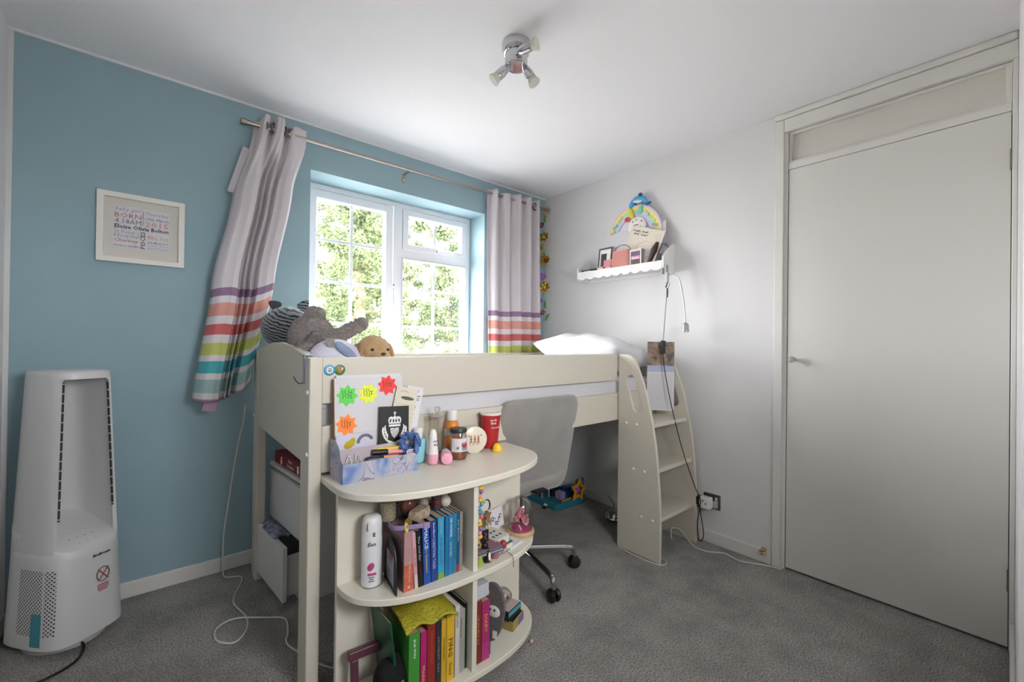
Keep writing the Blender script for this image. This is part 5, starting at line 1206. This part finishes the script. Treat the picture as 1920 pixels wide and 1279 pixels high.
def arc_band(r0, r1, m, name, d0, d1, a0=0, a1=180, n=30):
    o_ = [(r1*math.cos(R(a0+(a1-a0)*i/n)), .215+r1*math.sin(R(a0+(a1-a0)*i/n))) for i in range(n+1)]
    i_ = [(r0*math.cos(R(a0+(a1-a0)*i/n)), .215+r0*math.sin(R(a0+(a1-a0)*i/n))) for i in range(n, -1, -1)]
    b_ = MB()
    pts_ = o_+i_[::-1]; n1 = n+1; vs_ = []
    for d in (d0, d1): vs_ += [(d, p[0], p[1]) for p in o_]+[(d, p[0], p[1]) for p in i_[::-1]]
    fs_ = []; K = 2*n1
    for i in range(n):
        fs_ += [(i, i+1, n1+i+1, n1+i), (K+n1+i, K+n1+i+1, K+i+1, K+i), (K+i, K+i+1, i+1, i), (n1+i, n1+i+1, K+n1+i+1, K+n1+i)]
    fs_ += [(0, n1, K+n1, K), (n, K+n, K+n1+n, n1+n)]
    return b_.add(vs_, fs_).build(name, m, wr, smooth=False)
arc_band(.0, .205, mat('plaque_white', 'dcd8dc', .6), 'backing', .0, .006)
for r0, r1, c in ((.190, .205, 'd9c9d2'), (.174, .190, 'e8dc7a'), (.158, .174, 'b5d68a'), (.142, .158, 'a9d0d4'), (.126, .142, 'c2b8dc')): arc_band(r0, r1, mat('rainbow_'+c, c, .6), 'rainbow_band', -.006-.0004*len(c), 0)
wm = mat('wood_peg', 'a98a72', .7)
for i, a in enumerate((18, 32, 52, 128, 150, 164)):
    y, z = .165*math.cos(R(a)), .215+.165*math.sin(R(a))
    MB().box((-.009, y, z), (.008, .016, .042), rotm(90-a, 0, 0)).build('clip', mat('clip_'+('c9b48e', '8fb5c9', 'e0c07a', 'd9c0c4', 'c7d98a', 'b59a86')[i], ('c9b48e', '8fb5c9', 'e0c07a', 'd9c0c4', 'c7d98a', 'b59a86')[i], .6), wr, bevel=.002)
MB().ell((-.012, -.03, .215+.06), (.010, .070, .062)).build('white_felt_head', XW, wr)
for y, z in ((.01, .03), (-.06, .05), (-.07, .085), (-.005, .09), (-.03, .10)): MB().ell((-.022, y, .215+z), (.002, .0045, .0045), 8, 6).build('felt_spot', BLACKP, wr)
for i in range(3): MB().box((-.0225, -.03, .215+.066-.013*i), (.002, .034, .004)).build('felt_lettering_line', INKB, wr)
MB().ell((-.012, .012, .215+.150), (.008, .016, .045), rot=rotm(-20, 0, 0)).build('yellow_parrot', mat('parrot_yellow', 'd9c22a', .6), wr)
MB().ell((-.012, .045, .215+.118), (.008, .020, .016)).build('red_bird', mat('bird_red', 'c4382f', .6), wr)
MB().ell((-.012, -.055, .215+.165), (.008, .016, .034), rot=rotm(12, 0, 0)).build('teal_fish', mat('fish_teal', '7cc4b8', .6), wr)
dol = thing('dolphin_ornament', 'bright blue dolphin ornament perched on the rainbow plaque', 'ornament', (-.035, -.905, SZ+.398))
DB = mat('dolphin_blue', '2f9fd0', .4); DB2 = mat('dolphin_navy', '23508f', .4)
b = MB()
for i in range(13):
    t = i/12; a = R(165-150*t); rr_ = .020*math.sin(math.pi*min(1, .12+.88*t))**.7*(1-.35*t)+.005
    b.ell((0, .062*math.cos(a)*-1*-1, .002+.050*math.sin(a)), (rr_*.8, rr_, rr_), 10, 8)
b.xf(Matrix.Scale(-1, 4, (0, 1, 0))).build('body', DB, dol, remesh=.004, sm=3)
MB().ell((0, -.010, .080), (.004, .016, .012), rot=rotm(25, 0, 0)).build('dorsal_fin', DB2, dol)
MB().ell((0, -.068, .008), (.005, .022, .010), rot=rotm(-20, 0, 0)).build('tail_fluke', DB2, dol)
MB().ell((-.012, .020, .022), (.004, .018, .008), rot=rotm(30, 0, 0)).build('flipper', DB2, dol)
MB().ell((-.010, .006, .036), (.010, .034, .010), rot=rotm(8, 0, 0)).build('belly', XW, dol)
s1 = sheet('drawing_sheet', 'large white paper sheet at the back of the wall shelf', 'paper', -.79, SZ+.004, -.062, .32, .262, PAPER, roll=4)
MB().ell((-.0012, -.07, .222), (.0008, .024, .022), 14, 8).build('sun_drawing', mat('sun_yellow', 'e6bb3c', .8), s1)
s2 = sheet('palm_drawing', 'drawing with pink flowers at the right of the shelf', 'paper', -1.058, SZ+.004, -.052, .12, .268, mat('pale_drawing_paper', 'ddd9dc', .85), roll=-6)
for i in range(7): MB().box((-.001, -.01+.012*math.cos(i*1.1), .19+.016*math.sin(i*1.1)), (.0008, .003, .026), rotm(26*i, 0, 0)).build('petal_drawing', mat('drawing_pink', 'c98f9c', .8), s2)
for i in range(6): MB().box((-.001, -.018-.004*i, .155-.012*i), (.0008, .018, .003), rotm(-30, 0, 0)).build('leaf_drawing', mat('drawing_green', '8a9a7a', .8), s2)
s3 = sheet('handwritten_sheet', 'cream sheet with handwriting and a pink cloud on the shelf', 'paper', -.915, SZ+.030, -.078, .255, .225, mat('cream_sheet', 'dcd5c6', .85), roll=20)
def wtext(s, p, yy, zz, w, m, spin=0): text('lettering', s, m, p, (-.0012, yy, zz), width=w, base=SIDE, spin=spin)
rs = random.Random(21)
for zz, yy, n_ in ((.196, .108, 26), (.196, .035, 20), (.176, .095, 18), (.176, .040, 24)):      # dark handwriting strokes
    MB().tube([(-.0012, yy-.0024*k_, zz+rs.uniform(-.007, .007)) for k_ in range(n_)], .0011, 5).build('handwriting', INKB, s3)
cl2 = []
for i in range(60):
    a = 2*math.pi*i/60; k = 1+.13*abs(math.sin(4*a)); cl2.append((-.0012, -.045+.075*k*math.cos(a), .098+.042*k*math.sin(a)))
MB().tube(cl2, .0012, 5, closed=True).build('cloud_drawing', mat('crayon_pink', 'd48f8f', .8), s3)
for i in range(6): MB().mm(-.0012, -.0006, -.115, -.062, .150+.009*i, .1508+.009*i).build('pencil_line', mat('pencil_line_grey', 'a39e94', .8), s3)
fm = thing('photo_strip_frame', 'small white frame with black photo strip on the shelf left', 'picture', (-.088, -.672, SZ)); fm.rotation_euler = (0, R(6), 0)
plate('frame', rect(-.055, .055, 0, .165), [rect(-.046, .046, .010, .155)], -.002, .004, 'x', mat('slate_frame', '3f434c', .5), fm)
MB().mm(0, .002, -.047, .047, .009, .156).build('mount', XW, fm)
MB().mm(-.001, 0, -.012, .034, .012, .125).build('photo', mat('dark_photo', '24262a', .4), fm)
pk = thing('pink_name_card', 'pink printed card beside the photo strip frame', 'card', (-.100, -.715, SZ)); pk.rotation_euler = (0, R(5), 0)
MB().mm(-.001, .001, -.04, .04, 0, .075).build('card', mat('rose_card', 'c07f80', .7, c2='d98fb0', nscale=20), pk)
for i in range(3): MB().box((-.0015, -.022+.02*i, .025), (.0008, .006, .02)).build('figure_print', mat('print_maroon', '6a2f3c', .7), pk)
rd = thing('pink_radio', 'rose pink square radio with thin carrying handle', 'radio', (-.092, -.820, SZ))
RP = mat('rose_leather', 'c07a70', .5, c2='b87268', nscale=120, bump=.15, bscale=300)
b = MB().loft([[(-.024, y*.97, z0) for y, z0 in [(y, .0605+(z-.0605)*.97) for y, z in rrect(-.062, .062, .001, .120, .012)]], [(-.020, y, z) for y, z in rrect(-.062, .062, .001, .120, .012)], [(.020, y, z) for y, z in rrect(-.062, .062, .001, .120, .012)], [(.024, y*.97, .0605+(z-.0605)*.97) for y, z in rrect(-.062, .062, .001, .120, .012)]])
b.build('case', mat('pale_rose', 'dba89c', .4), rd, ang=60)
MB().prism(rrect(-.055, .055, .009, .112, .008), -.0265, -.0235, 'x').build('front_grille', RP, rd, bevel=.001)
MB().tube(spline([(0, .063, .09), (0, .060, .125), (0, .035, .148), (0, 0, .156), (0, -.035, .148), (0, -.060, .125), (0, -.063, .09)], 6), .0022, 8).build('handle', mat('brown_handle', '5f4a42', .5), rd)
eb = thing('name_cube', 'lilac cube box with a name picture on its front', 'box', (-.068, -.932, SZ))
MB().mm(-.040, .040, -.042, .042, 0, .108).build('cube', mat('cube_lilac', '9d90a4', .6), eb, bevel=.001)
plate('front_frame', rect(-.042, .042, 0, .108), [rect(-.034, .034, .010, .096)], -.043, -.0405, 'x', XW, eb)
MB().mm(-.0412, -.0402, -.034, .034, .010, .096).build('picture', mat('plum_picture', '55405a', .5, c2='6f4f70', nscale=20), eb)
MB().mm(-.0416, -.0412, -.030, .030, .046, .066).build('pink_band', mat('pink_band', 'd98fb5', .5), eb)
text('lettering', 'Eloise', XW, eb, (-.0420, 0, .054), width=.056, base=SIDE, bold=.03)
MB().ell((-.0414, .0, .024), (.0008, .026, .012)).build('flower_print', mat('print_olive', '6a5a3a', .7), eb)
bw = thing('leather_pouch', 'dark brown folded leather pouch beside the cube box', 'pouch', (-.070, -1.030, SZ))
b = MB(); capsule(b, (-.01, .018, .014), (-.005, -.012, .090), .014, .022); capsule(b, (-.005, -.012, .090), (.0, -.028, .128), .022, .013)
b.build('pouch', mat('dark_brown_leather', '3c2a26', .5, bump=.3, bscale=60), bw, remesh=.005, sm=3)
MB().ell((-.026, -.010, .120), (.004, .005, .005), 10, 8).build('stud', STEEL, bw)
pb = thing('plastic_bag', 'clear crumpled plastic bag at the shelf end', 'bag', (-.062, -1.090, SZ))
b = MB().ell((0, 0, .050), (.030, .026, .050)).ell((.006, -.012, .10), (.02, .022, .03)); b.build('film', clear_glass('bag_film', (225, 226, 230), .18), pb, remesh=.009, sm=1)
MB().ell((-.015, .005, .035), (.02, .02, .028)).build('dark_contents', mat('charcoal', '4a4a4c', .7), pb)
tb_ = thing('hand_cream_tube', 'pale pink cream tube lying on the shelf', 'tube', (-.100, -.690, SZ+.016), 0)
MB().lathe([(.014, -.055), (.0165, -.052), (.0165, .03), (.012, .05), (.003, .058)], 20, (0, 0, 0), rotm(90, 0, 0), sx=1).build('tube', mat('blush_pink', 'e6bcb8', .45), tb_)
text('lettering', 'Rose', INKB, tb_, (-.0158, -.005, .006), width=.026, base=SIDE, depth=.003, shear=.3)
gt = thing('glass_bottle', 'smoky glass bottle with black cap lying at the left of the shelf', 'bottle', (-.092, -.555, SZ+.016), 0)
MB().lathe([(.012, -.05), (.0155, -.046), (.0155, .035), (.008, .042)], 20, (0, .02, 0), rotm(90, 0, 0)).build('glass', mat('smoky_glass', '6f7d78', .15, trans=.5), gt)
MB().lathe([(.0135, 0), (.014, .002), (.014, .028), (.013, .03)], 18, (0, -.022, 0), rotm(90, 0, 0)).build('cap', BLACKP, gt)

# clip lamp with gooseneck
lp = thing('clip_lamp', 'silver gooseneck reading lamp clipped to the shelf end', 'lamp', (-.115, -1.145, 1.555))
SIL = mat('silver_plastic', 'a9abad', .35, .6)
MB().box((0, -.006, .015), (.030, .006, .050)).build('clip_jaw', SIL, lp, bevel=.002)
MB().box((0, .018, .012), (.028, .006, .050)).build('clip_jaw', SIL, lp, bevel=.002)
MB().box((-.004, -.010, -.035), (.018, .018, .065)).build('clip_spring_box', SIL, lp, bevel=.003)
MB().box((-.006, -.016, -.085), (.020, .016, .036), rotm(14, 8, 0)).build('clip_handle', CHROME, lp, bevel=.003)
MB().tube(spline([(0, -.012, -.020), (0, -.050, -.022), (0, -.085, -.055), (0, -.108, -.150), (0, -.124, -.270), (0, -.126, -.310)], 8), .0032, 8).build('gooseneck', SIL, lp)
MB().lathe([(.019, -.052), (.0195, -.048), (.0195, -.040), (.0185, -.038), (.0175, -.012), (.012, -.002), (.004, .002)], 24, (0, -.126, -.308)).build('lamp_head', SIL, lp)
MB().cyl((0, -.126, -.3605), (0, -.126, -.357), .016, n=20).build('lens', mat('frosted_lens', 'd8d8d4', .4), lp)
lc = thing('lamp_cable', 'thin dark lamp cable running from the clip lamp to the socket', 'cable', (-.12, -1.150, 1.44))
def rel(o, pts): return [Vector(p)-Vector(o.location) for p in pts]
MB().tube(rel(lc, [(-.122, -1.160, 1.455), (-.150, -1.168, 1.36), (-.214, -1.190, 1.14)]), .0022, 8).build('upper_cord', mat('grey_cord', '6a6a6c', .5), lc)
MB().tube(rel(lc, [(-.122, -1.160, 1.46), (-.122, -1.160, 1.43), (-.123, -1.160, 1.40)]), [.004, .006, .004], 10).build('connector', BLACKP, lc)
MB().box(Vector((-.220, -1.193, 1.108))-Vector(lc.location), (.026, .020, .075)).build('inline_switch', BLACKP, lc, bevel=.004)
MB().tube(spline(rel(lc, [(-.220, -1.193, 1.07), (-.222, -1.205, .98), (-.215, -1.240, .80), (-.180, -1.290, .55), (-.115, -1.335, .33), (-.085, -1.352, .262), (-.078, -1.350, .22), (-.082, -1.336, .12), (-.072, -1.338, .028), (-.066, -1.352, .020), (-.062, -1.362, .06), (-.070, -1.352, .15), (-.080, -1.345, .215), (-.080, -1.338, .245)]), 8), .0026, 8).build('lower_cord', BLACKP, lc)
# calendar hanging on the ladder side
cal = thing('wall_calendar', 'slim hanging calendar with animal photo between ladder panels', 'calendar', (-.205, -1.160, .742)); cal.rotation_euler = (R(0), 0, R(-52))
cal.location = (-.20, -1.168, .742)
MB().mm(-.074, .074, 0, .004, 0, .395).build('pages', PAPER, cal)
MB().mm(-.074, .074, -.001, 0, .258, .395).build('photo', mat('animal_photo', '4a3d35', .5, c2='a8917c', nscale=14, spread=.4), cal)
for x, z, r_ in ((-.045, .345, .026), (.045, .348, .028), (-.01, .325, .024), (.012, .290, .026), (-.05, .285, .018)): MB().ell((x, -.0012, z), (r_, .0012, r_*.85), 14, 8).build('animal_print', mat('animal_fur_print', '9a8370', .7, c2='7d6857', nscale=60), cal)
MB().mm(-.074, .074, -.001, 0, .222, .258).build('month_band', mat('month_blue', 'a9b0cc', .6), cal)
for i in range(24): MB().mm(-.066, .066, -.0008, 0, .010+.0086*i, .0112+.0086*i).build('date_line', mat('date_grey', '9a9ca4', .7), cal)
for i in range(17): MB().tube([(-.066+.00825*i, .002+.004*math.cos(a), .392+.004*math.sin(a)) for a in [2*math.pi*k/8 for k in range(8)]], .0008, 4, closed=True).build('binding_ring', BLACKP, cal)

# flower garland
ga = thing('flower_garland', 'hanging garland of gold and purple paper flowers in the corner', 'garland', (-.022, -.05, 2.17))
MB().tube(spline(rel(ga, [(-.022, -.052, 2.19), (-.022, -.040, 2.0), (-.022, -.048, 1.8), (-.022, -.040, 1.6), (-.022, -.052, 1.42), (-.022, -.085, 1.28)]), 6), .0012, 5).build('string', mat('white_string', 'cfccc6', .8), ga)
GOLD = mat('gold_foil', 'c99a2a', .25, .7); GOLDY = mat('yellow_petal', 'd9c04a', .5); PUR = mat('purple_petal', 'a173b5', .5); MAR = mat('maroon_petal', '6a1f3a', .5); COR = mat('coral_petal', 'e08a62', .5); LGR = mat('leaf_green', '5aa13f', .5)
def bloom(y, z, r_, m, m2, npet, tilt=0, name='flower'):
    b_ = MB(); c0 = Vector((-.030, y+.05, z-2.17))
    Q = rotm(0, -75, tilt)
    for i in range(npet):
        a = 2*math.pi*i/npet; p = Q @ Vector((r_*.58*math.cos(a), r_*.58*math.sin(a), .004))
        b_.ell(c0+p, (r_*.48, r_*.26, .005), 10, 6, Q @ rotm(0, -22, math.degrees(a)) if False else Q @ rotm(0, 0, math.degrees(a)) @ rotm(0, -24, 0))
    f_ = b_.build(name, m, ga)
    MB().ell(c0+Q @ Vector((0, 0, .008)), (r_*.28, r_*.28, .008), 10, 6, Q).build('flower_centre', m2, f_)
bloom(-.066, 2.172, .034, COR, LGR, 6, 50)
bloom(-.022, 2.070, .030, MAR, PUR, 7)
bloom(-.050, 1.968, .048, GOLD, GOLDY, 7, 10)
bloom(-.028, 1.880, .044, GOLDY, PUR, 8, -10)
bloom(-.066, 1.782, .046, GOLD, MAR, 9, 15)
bloom(-.040, 1.655, .036, PUR, PUR, 8, 30)
bloom(-.062, 1.568, .046, GOLD, GOLDY, 7, 30)
bloom(-.030, 1.462, .022, PUR, PUR, 5)
bloom(-.045, 1.365, .026, MAR, COR, 5, 20)
for y, z, a in ((-.038, 2.125, 15), (-.050, 1.432, -5), (-.075, 1.330, 40), (-.036, 1.83, -20)): MB().ell((-.012, y+.05, z-2.17), (.003, .011, .036), 10, 6, rotm(a, 0, 0)).build('paper_leaf', LGR, ga)
MB().ell((-.012, -.05, 1.285-2.17), (.006, .007, .010), 10, 6).build('end_bead', XW, ga)

# ================================================================== SOCKET, CABLES, FLOOR THINGS
so = thing('wall_socket', 'brushed steel double socket on the white wall by the ladder', 'socket', (0, -1.382, .236))
MB().mm(-.008, 0, -.046, .046, -.042, .042).build('face_plate', mat('socket_steel', '807d7a', .35, .9), so, bevel=.002)
MB().mm(-.012, -.008, -.030, -.018, .010, .026).build('switch', WP, so, bevel=.001)
MB().mm(-.030, -.008, -.036, -.010, -.028, .008).build('plug', mat('clear_grey_plug', 'b5b5b2', .3), so, bevel=.003)
ad = thing('cube_adaptor', 'white cube socket adaptor plugged into the wall socket', 'adaptor', (-.0305, -1.372, .238))
MB().mm(-.048, 0, -.026, .030, -.030, .030).build('cube', WP, ad, bevel=.004)
for y, z in ((.008, .012), (-.006, -.002), (.020, -.002)): MB().mm(-.0486, -.048, y-.003, y+.003, z-.0045, z+.0045).build('pin_hole', BLACKP, ad)
for x, y in ((-.024, .010), (-.032, -.006), (-.016, -.006)): MB().mm(x-.004, x+.004, y-.003, y+.003, .030, .0306).build('pin_hole', BLACKP, ad)
pl = thing('mains_plug', 'black mains plug in the side of the white cube adaptor', 'plug', (-.054, -1.341, .240))
MB().mm(-.020, .020, 0, .030, -.024, .024).build('body', BLACKP, pl, bevel=.005)
MB().cyl((0, .015, -.024), (-.012, .010, -.036), .005, n=10).build('cord_grip', BLACKP, pl)
bs = thing('broken_wall_bracket', 'small broken cream and brass bracket on the skirting by the door', 'bracket', (-.017, -1.655, .062))
MB().box((-.012, 0, .0), (.024, .026, .030), rotm(8, 12, 10)).build('broken_block', mat('ivory_plastic', 'c9b98f', .6), bs, bevel=.002)
for i, (y, z) in enumerate(((-.006, .008), (.006, .004), (0, -.008))): MB().cyl((-.024, y, z), (-.034, y+.002, z+.004), .004, n=10).build('brass_terminal', MATS['brass'], bs)
MB().tube([(-.028, -.008+.010*math.cos(a), .020+.008*math.sin(a)) for a in [R(30*k) for k in range(9)]], .002, 6).build('wire_loop', MATS['brass'], bs)
WCAB = mat('white_cable', 'd4d1ca', .45)
wc = MB().tube(spline([(-.155, -1.225, .006), (-.150, -1.215, .030), (-.120, -1.205, .055), (-.085, -1.235, .045), (-.105, -1.290, .018), (-.140, -1.350, .006), (-.135, -1.420, .005), (-.085, -1.485, .005), (-.105, -1.565, .005), (-.075, -1.625, .005), (-.040, -1.690, .005), (-.028, -1.740, .005)], 8), .0032, 8).build('white_cable', WCAB)
tag(wc, 'white cable looping out from behind the ladder towards the door', 'cable')
wc2 = MB().tube(spline([(-.470, -1.085, .005), (-.478, -1.16, .005), (-.480, -1.24, .004), (-.470, -1.31, .004), (-.445, -1.342, .004), (-.405, -1.330, .005), (-.400, -1.29, .005)], 8), .0030, 8).build('white_cable', WCAB)
tag(wc2, 'white cable curling round the foot of the ladder side panel', 'cable')
cabL = [(-2.085, -.045, .80), (-2.092, -.045, .72), (-2.116, -.045, .595), (-2.150, -.045, .32), (-2.165, -.045, .19), (-2.168, -.06, .03), (-2.160, -.095, .006), (-2.110, -.125, .005), (-2.108, -.18, .005), (-2.160, -.33, .005), (-2.136, -.477, .005), (-2.144, -.566, .005), (-2.191, -.626, .005), (-2.240, -.575, .005), (-2.235, -.500, .007), (-2.173, -.479, .010), (-2.072, -.542, .005), (-2.018, -.596, .005), (-2.027, -.688, .005), (-2.045, -.745, .005), (-2.027, -.822, .005), (-1.984, -.93, .005), (-1.945, -.99, .005), (-1.88, -1.02, .005)]
wc3 = MB().tube(spline(cabL, 8), .0032, 8).build('white_cable', WCAB)
tag(wc3, 'white cable hanging down the blue wall and looping on the carpet', 'cable')
ty = thing('toy_playset', 'teal toy playset with orange star and tiny furniture under the bed', 'toy', (-.20, -.37, 0), 0)
TT = mat('teal_toy', '1f7d8c', .4); OR = mat('orange_toy', 'd9932a', .4); MG = mat('magenta_toy', '7a2a78', .4); LV = mat('lavender_toy', 'a58fc0', .4)
plate('tray', rrect(-.17, .14, -.16, .17, .04), [rrect(-.150, .12, -.14, .15, .03)], .008, .040, 'z', TT, ty, bevel=.003)
MB().prism(rrect(-.17, .14, -.16, .17, .04), 0, .010, 'z').build('tray_floor', mat('teal_floor', '2f6f74', .5), ty)
plate('star', star_poly(.085, .045, 5, .045, .098, .15), [star_poly(.050, .026, 5, .045, .098, .15)], -.165, -.150, 'y', OR, ty, bevel=.003, smooth=False)
MB().ell((.045, -.152, .098), (.022, .008, .026)).build('star_sign', mat('sign_pink', 'a0529a', .5), ty)
MB().mm(.06, .14, -.13, -.11, .04, .16).build('teal_wall', TT, ty, bevel=.01)
MB().mm(-.15, -.02, .14, .155, .04, .24).build('rear_wall', MG, ty, bevel=.004)
for i, (x, z) in enumerate(((-.13, .20), (-.09, .14), (-.05, .20), (-.10, .09), (-.04, .11))): MB().mm(x-.014, x+.014, .128, .142, z-.018, z+.018).build('window_cutout', (LV, XW, BLACKP)[i % 3], ty, bevel=.003)
for x, y, h in ((-.15, .05, .16), (-.10, .06, .20), (-.04, .05, .17)): MB().cyl((x, y, .01), (x, y, h), .006, n=10).build('post', (XW, MG, LV)[int(h*100) % 3], ty)
MB().ell((.02, .06, .15), (.032, .032, .034)).build('pink_pod', mat('pod_pink', '8d4a5c', .5), ty)
MB().lathe([(.032, .0), (.030, .09), (.024, .12)], 20, (.02, .06, .01)).build('pod_stand', BLACKP, ty)
for i in range(3): MB().tube([(-.075+.032*i+.012*math.cos(a), -.125, .034+.012*math.sin(a)) for a in [2*math.pi*k/12 for k in range(12)]], .004, 6, closed=True).build('yellow_ring_rail', mat('toy_yellow', 'c9a93f', .5), ty)
MB().mm(-.02, .03, -.05, .01, .01, .06).build('toy_chair', LV, ty, bevel=.004)
MB().mm(.06, .10, -.04, .02, .01, .08).build('toy_cabinet', mat('toy_blue', '2c4a7a', .5), ty, bevel=.004)
tc_ = thing('toy_car', 'tiny black and white toy lying in front of the playset', 'toy', (-.385, -.43, 0), 30)
MB().mm(-.03, .03, -.012, .012, .004, .016).build('body', BLACKP, tc_, bevel=.003)
MB().mm(-.004, .024, -.013, .013, .015, .024).build('roof', XW, tc_, bevel=.003)
bl = thing('desk_lamp', 'round chrome lamp shade lying on the carpet under the bed', 'lamp', (-.200, -.86, 0))
MB().lathe([(.020, .0), (.052, .012), (.060, .030), (.052, .055), (.030, .072), (.010, .078)], 30).build('shade', CHROME, bl)
MB().tube(spline([(.0, .0, .075), (.02, .02, .10), (.03, .05, .12), (.06, .09, .125)], 5), .004, 8).build('neck', CHROME, bl)
tag(MB().ell((0, 0, .006), (.008, .006, .006), 10, 8).build('hair_bobble', mat('bobble_pink', 'e0b5bc', .8), loc=(-1.342, -1.318, 0)), 'tiny pale pink bobble lying on the open carpet', 'bobble')

# ================================================================== OUTSIDE
struct(MB().mm(-40, 40, -60, 60, -2.8, -2.7).build('ground', mat('bounce_ground', 'b3afa8', .95, c2='9f9b94', nscale=1.5), smooth=False), 'unseen pale ground below the window, toned to bounce light inside')  # out of view; pale grey picked to bounce neutral light onto the ceiling
def leaf_mat(name, c, c2):
    m = bpy.data.materials.new(name); m.use_nodes = True
    nt = m.node_tree; b = nt.nodes['Principled BSDF']; b.inputs['Roughness'].default_value = .6
    g = nt.nodes.new('ShaderNodeNewGeometry'); r = nt.nodes.new('ShaderNodeValToRGB')
    r.color_ramp.elements[0].color = lin(c); r.color_ramp.elements[1].color = lin(c2)
    nt.links.new(g.outputs['Random Per Island'], r.inputs['Fac']); nt.links.new(r.outputs['Color'], b.inputs['Base Color'])
    o = nt.nodes['Material Output']; t = nt.nodes.new('ShaderNodeBsdfTranslucent'); mx = nt.nodes.new('ShaderNodeMixShader'); mx.inputs[0].default_value = .35
    nt.links.new(r.outputs['Color'], t.inputs['Color']); nt.links.new(b.outputs[0], mx.inputs[1]); nt.links.new(t.outputs[0], mx.inputs[2]); nt.links.new(mx.outputs[0], o.inputs[0])
    return m
LEAF_A = leaf_mat('conifer_leaf', '2c3a22', '6a7a4a'); LEAF_B = leaf_mat('deciduous_leaf', '35442a', '75845a'); LEAF_C = leaf_mat('pale_leaf', '3c4a34', '828a6a')
BARK = mat('bark', '6e5a48', .9, bump=.8, bscale=12, c2='8a7660', nscale=6)
def tree(name, label, x, y, h, r, z_low, n, lm, conifer, size):
    t = thing(name, label, 'tree', (x, y, -2.7), random.uniform(0, 360), 'trees outside the window')
    tr_ = MB().tube([(0, 0, 0), (.05, .03, h*.35), (-.04, .05, h*.7), (0, 0, h*.97)], [.22, .17, .10, .02], 10)
    tr_.build('trunk', BARK, t)
    tips = []
    nb = 46 if conifer else 34
    for i in range(nb):
        f = (i+.5)/nb; z0 = z_low+(h-z_low)*f*.97
        if conifer: L = r*(1-f)**.7*random.uniform(.7, 1.1)+.2; rise = -.05*L
        else: L = r*math.sqrt(max(.05, 1-(2*f-1)**2))*random.uniform(.65, 1.1); rise = .3*L
        a = i*2.399+random.uniform(-.3, .3)
        p0 = Vector((0, 0, z0)); p2 = Vector((L*math.cos(a), L*math.sin(a), z0+rise)); p1 = (p0+p2)/2+Vector((0, 0, .06*L))
        b = MB().tube([p0, p1, p2], [.035, .022, .006], 5)
        b.build('branch', BARK, t)
        tips.append((p0, p1, p2))
    T = np.array([[list(q) for q in b3] for b3 in tips])
    bi = rng.integers(0, len(tips), n); s = rng.uniform(.25, 1.05, n)**.8
    P = (1-s)[:, None]**2*T[bi, 0]+2*(s*(1-s))[:, None]*T[bi, 1]+(s**2)[:, None]*T[bi, 2]
    # leaves cluster in sprays along each branch
    cl = rng.normal(0, 1, (len(tips)*14, 3)); ci = bi*14+(s*13.9).astype(int).clip(0, 13)
    P = P+cl[ci]*np.array([.20, .20, .13])*(r/2)+rng.normal(0, .075, (n, 3))
    d1 = rng.normal(0, 1, (n, 3)); d1 /= np.linalg.norm(d1, axis=1)[:, None]
    d2 = np.cross(d1, rng.normal(0, 1, (n, 3))); d2 /= np.linalg.norm(d2, axis=1)[:, None]
    w = size*rng.uniform(.6, 1.3, n)[:, None]
    k = .34 if conifer else .55
    V = np.stack([P-d1*w, P+d2*w*k, P+d1*w, P-d2*w*k], 1).reshape(-1, 3)
    me = bpy.data.meshes.new('foliage'); me.vertices.add(4*n); me.vertices.foreach_set('co', V.ravel())
    me.loops.add(4*n); me.polygons.add(n)
    me.loops.foreach_set('vertex_index', np.arange(4*n)); me.polygons.foreach_set('loop_start', np.arange(0, 4*n, 4))
    me.update(calc_edges=True); me.materials.append(lm)
    o = bpy.data.objects.new('foliage', me); COL.objects.link(o); o.parent = t; o['kind'] = 'stuff'
tree('conifer_tree', 'feathery green conifer with a brown trunk behind the left panes of the window', .95, 6.5, 7.2, 1.75, 1.2, 66000, LEAF_A, True, .044)
tree('leafy_tree', 'pale leafy tree behind the right panes of the window', 4.0, 7.4, 7.6, 1.80, 1.2, 64000, LEAF_B, False, .044)
tree('hedge_tree', 'tall yellowish tree far behind the middle mullion of the window', 3.2, 11.6, 9.2, 2.3, 1.0, 66000, LEAF_C, False, .058)
tree('conifer_tree', 'darker conifer seen only at the left edge of the window', -1.3, 9.4, 8.0, 1.9, .8, 34000, LEAF_A, True, .055)
tree('leafy_tree', 'round leafy tree far off at the right edge of the window', 7.6, 11.2, 7.6, 2.1, 1.0, 34000, LEAF_C, False, .055)
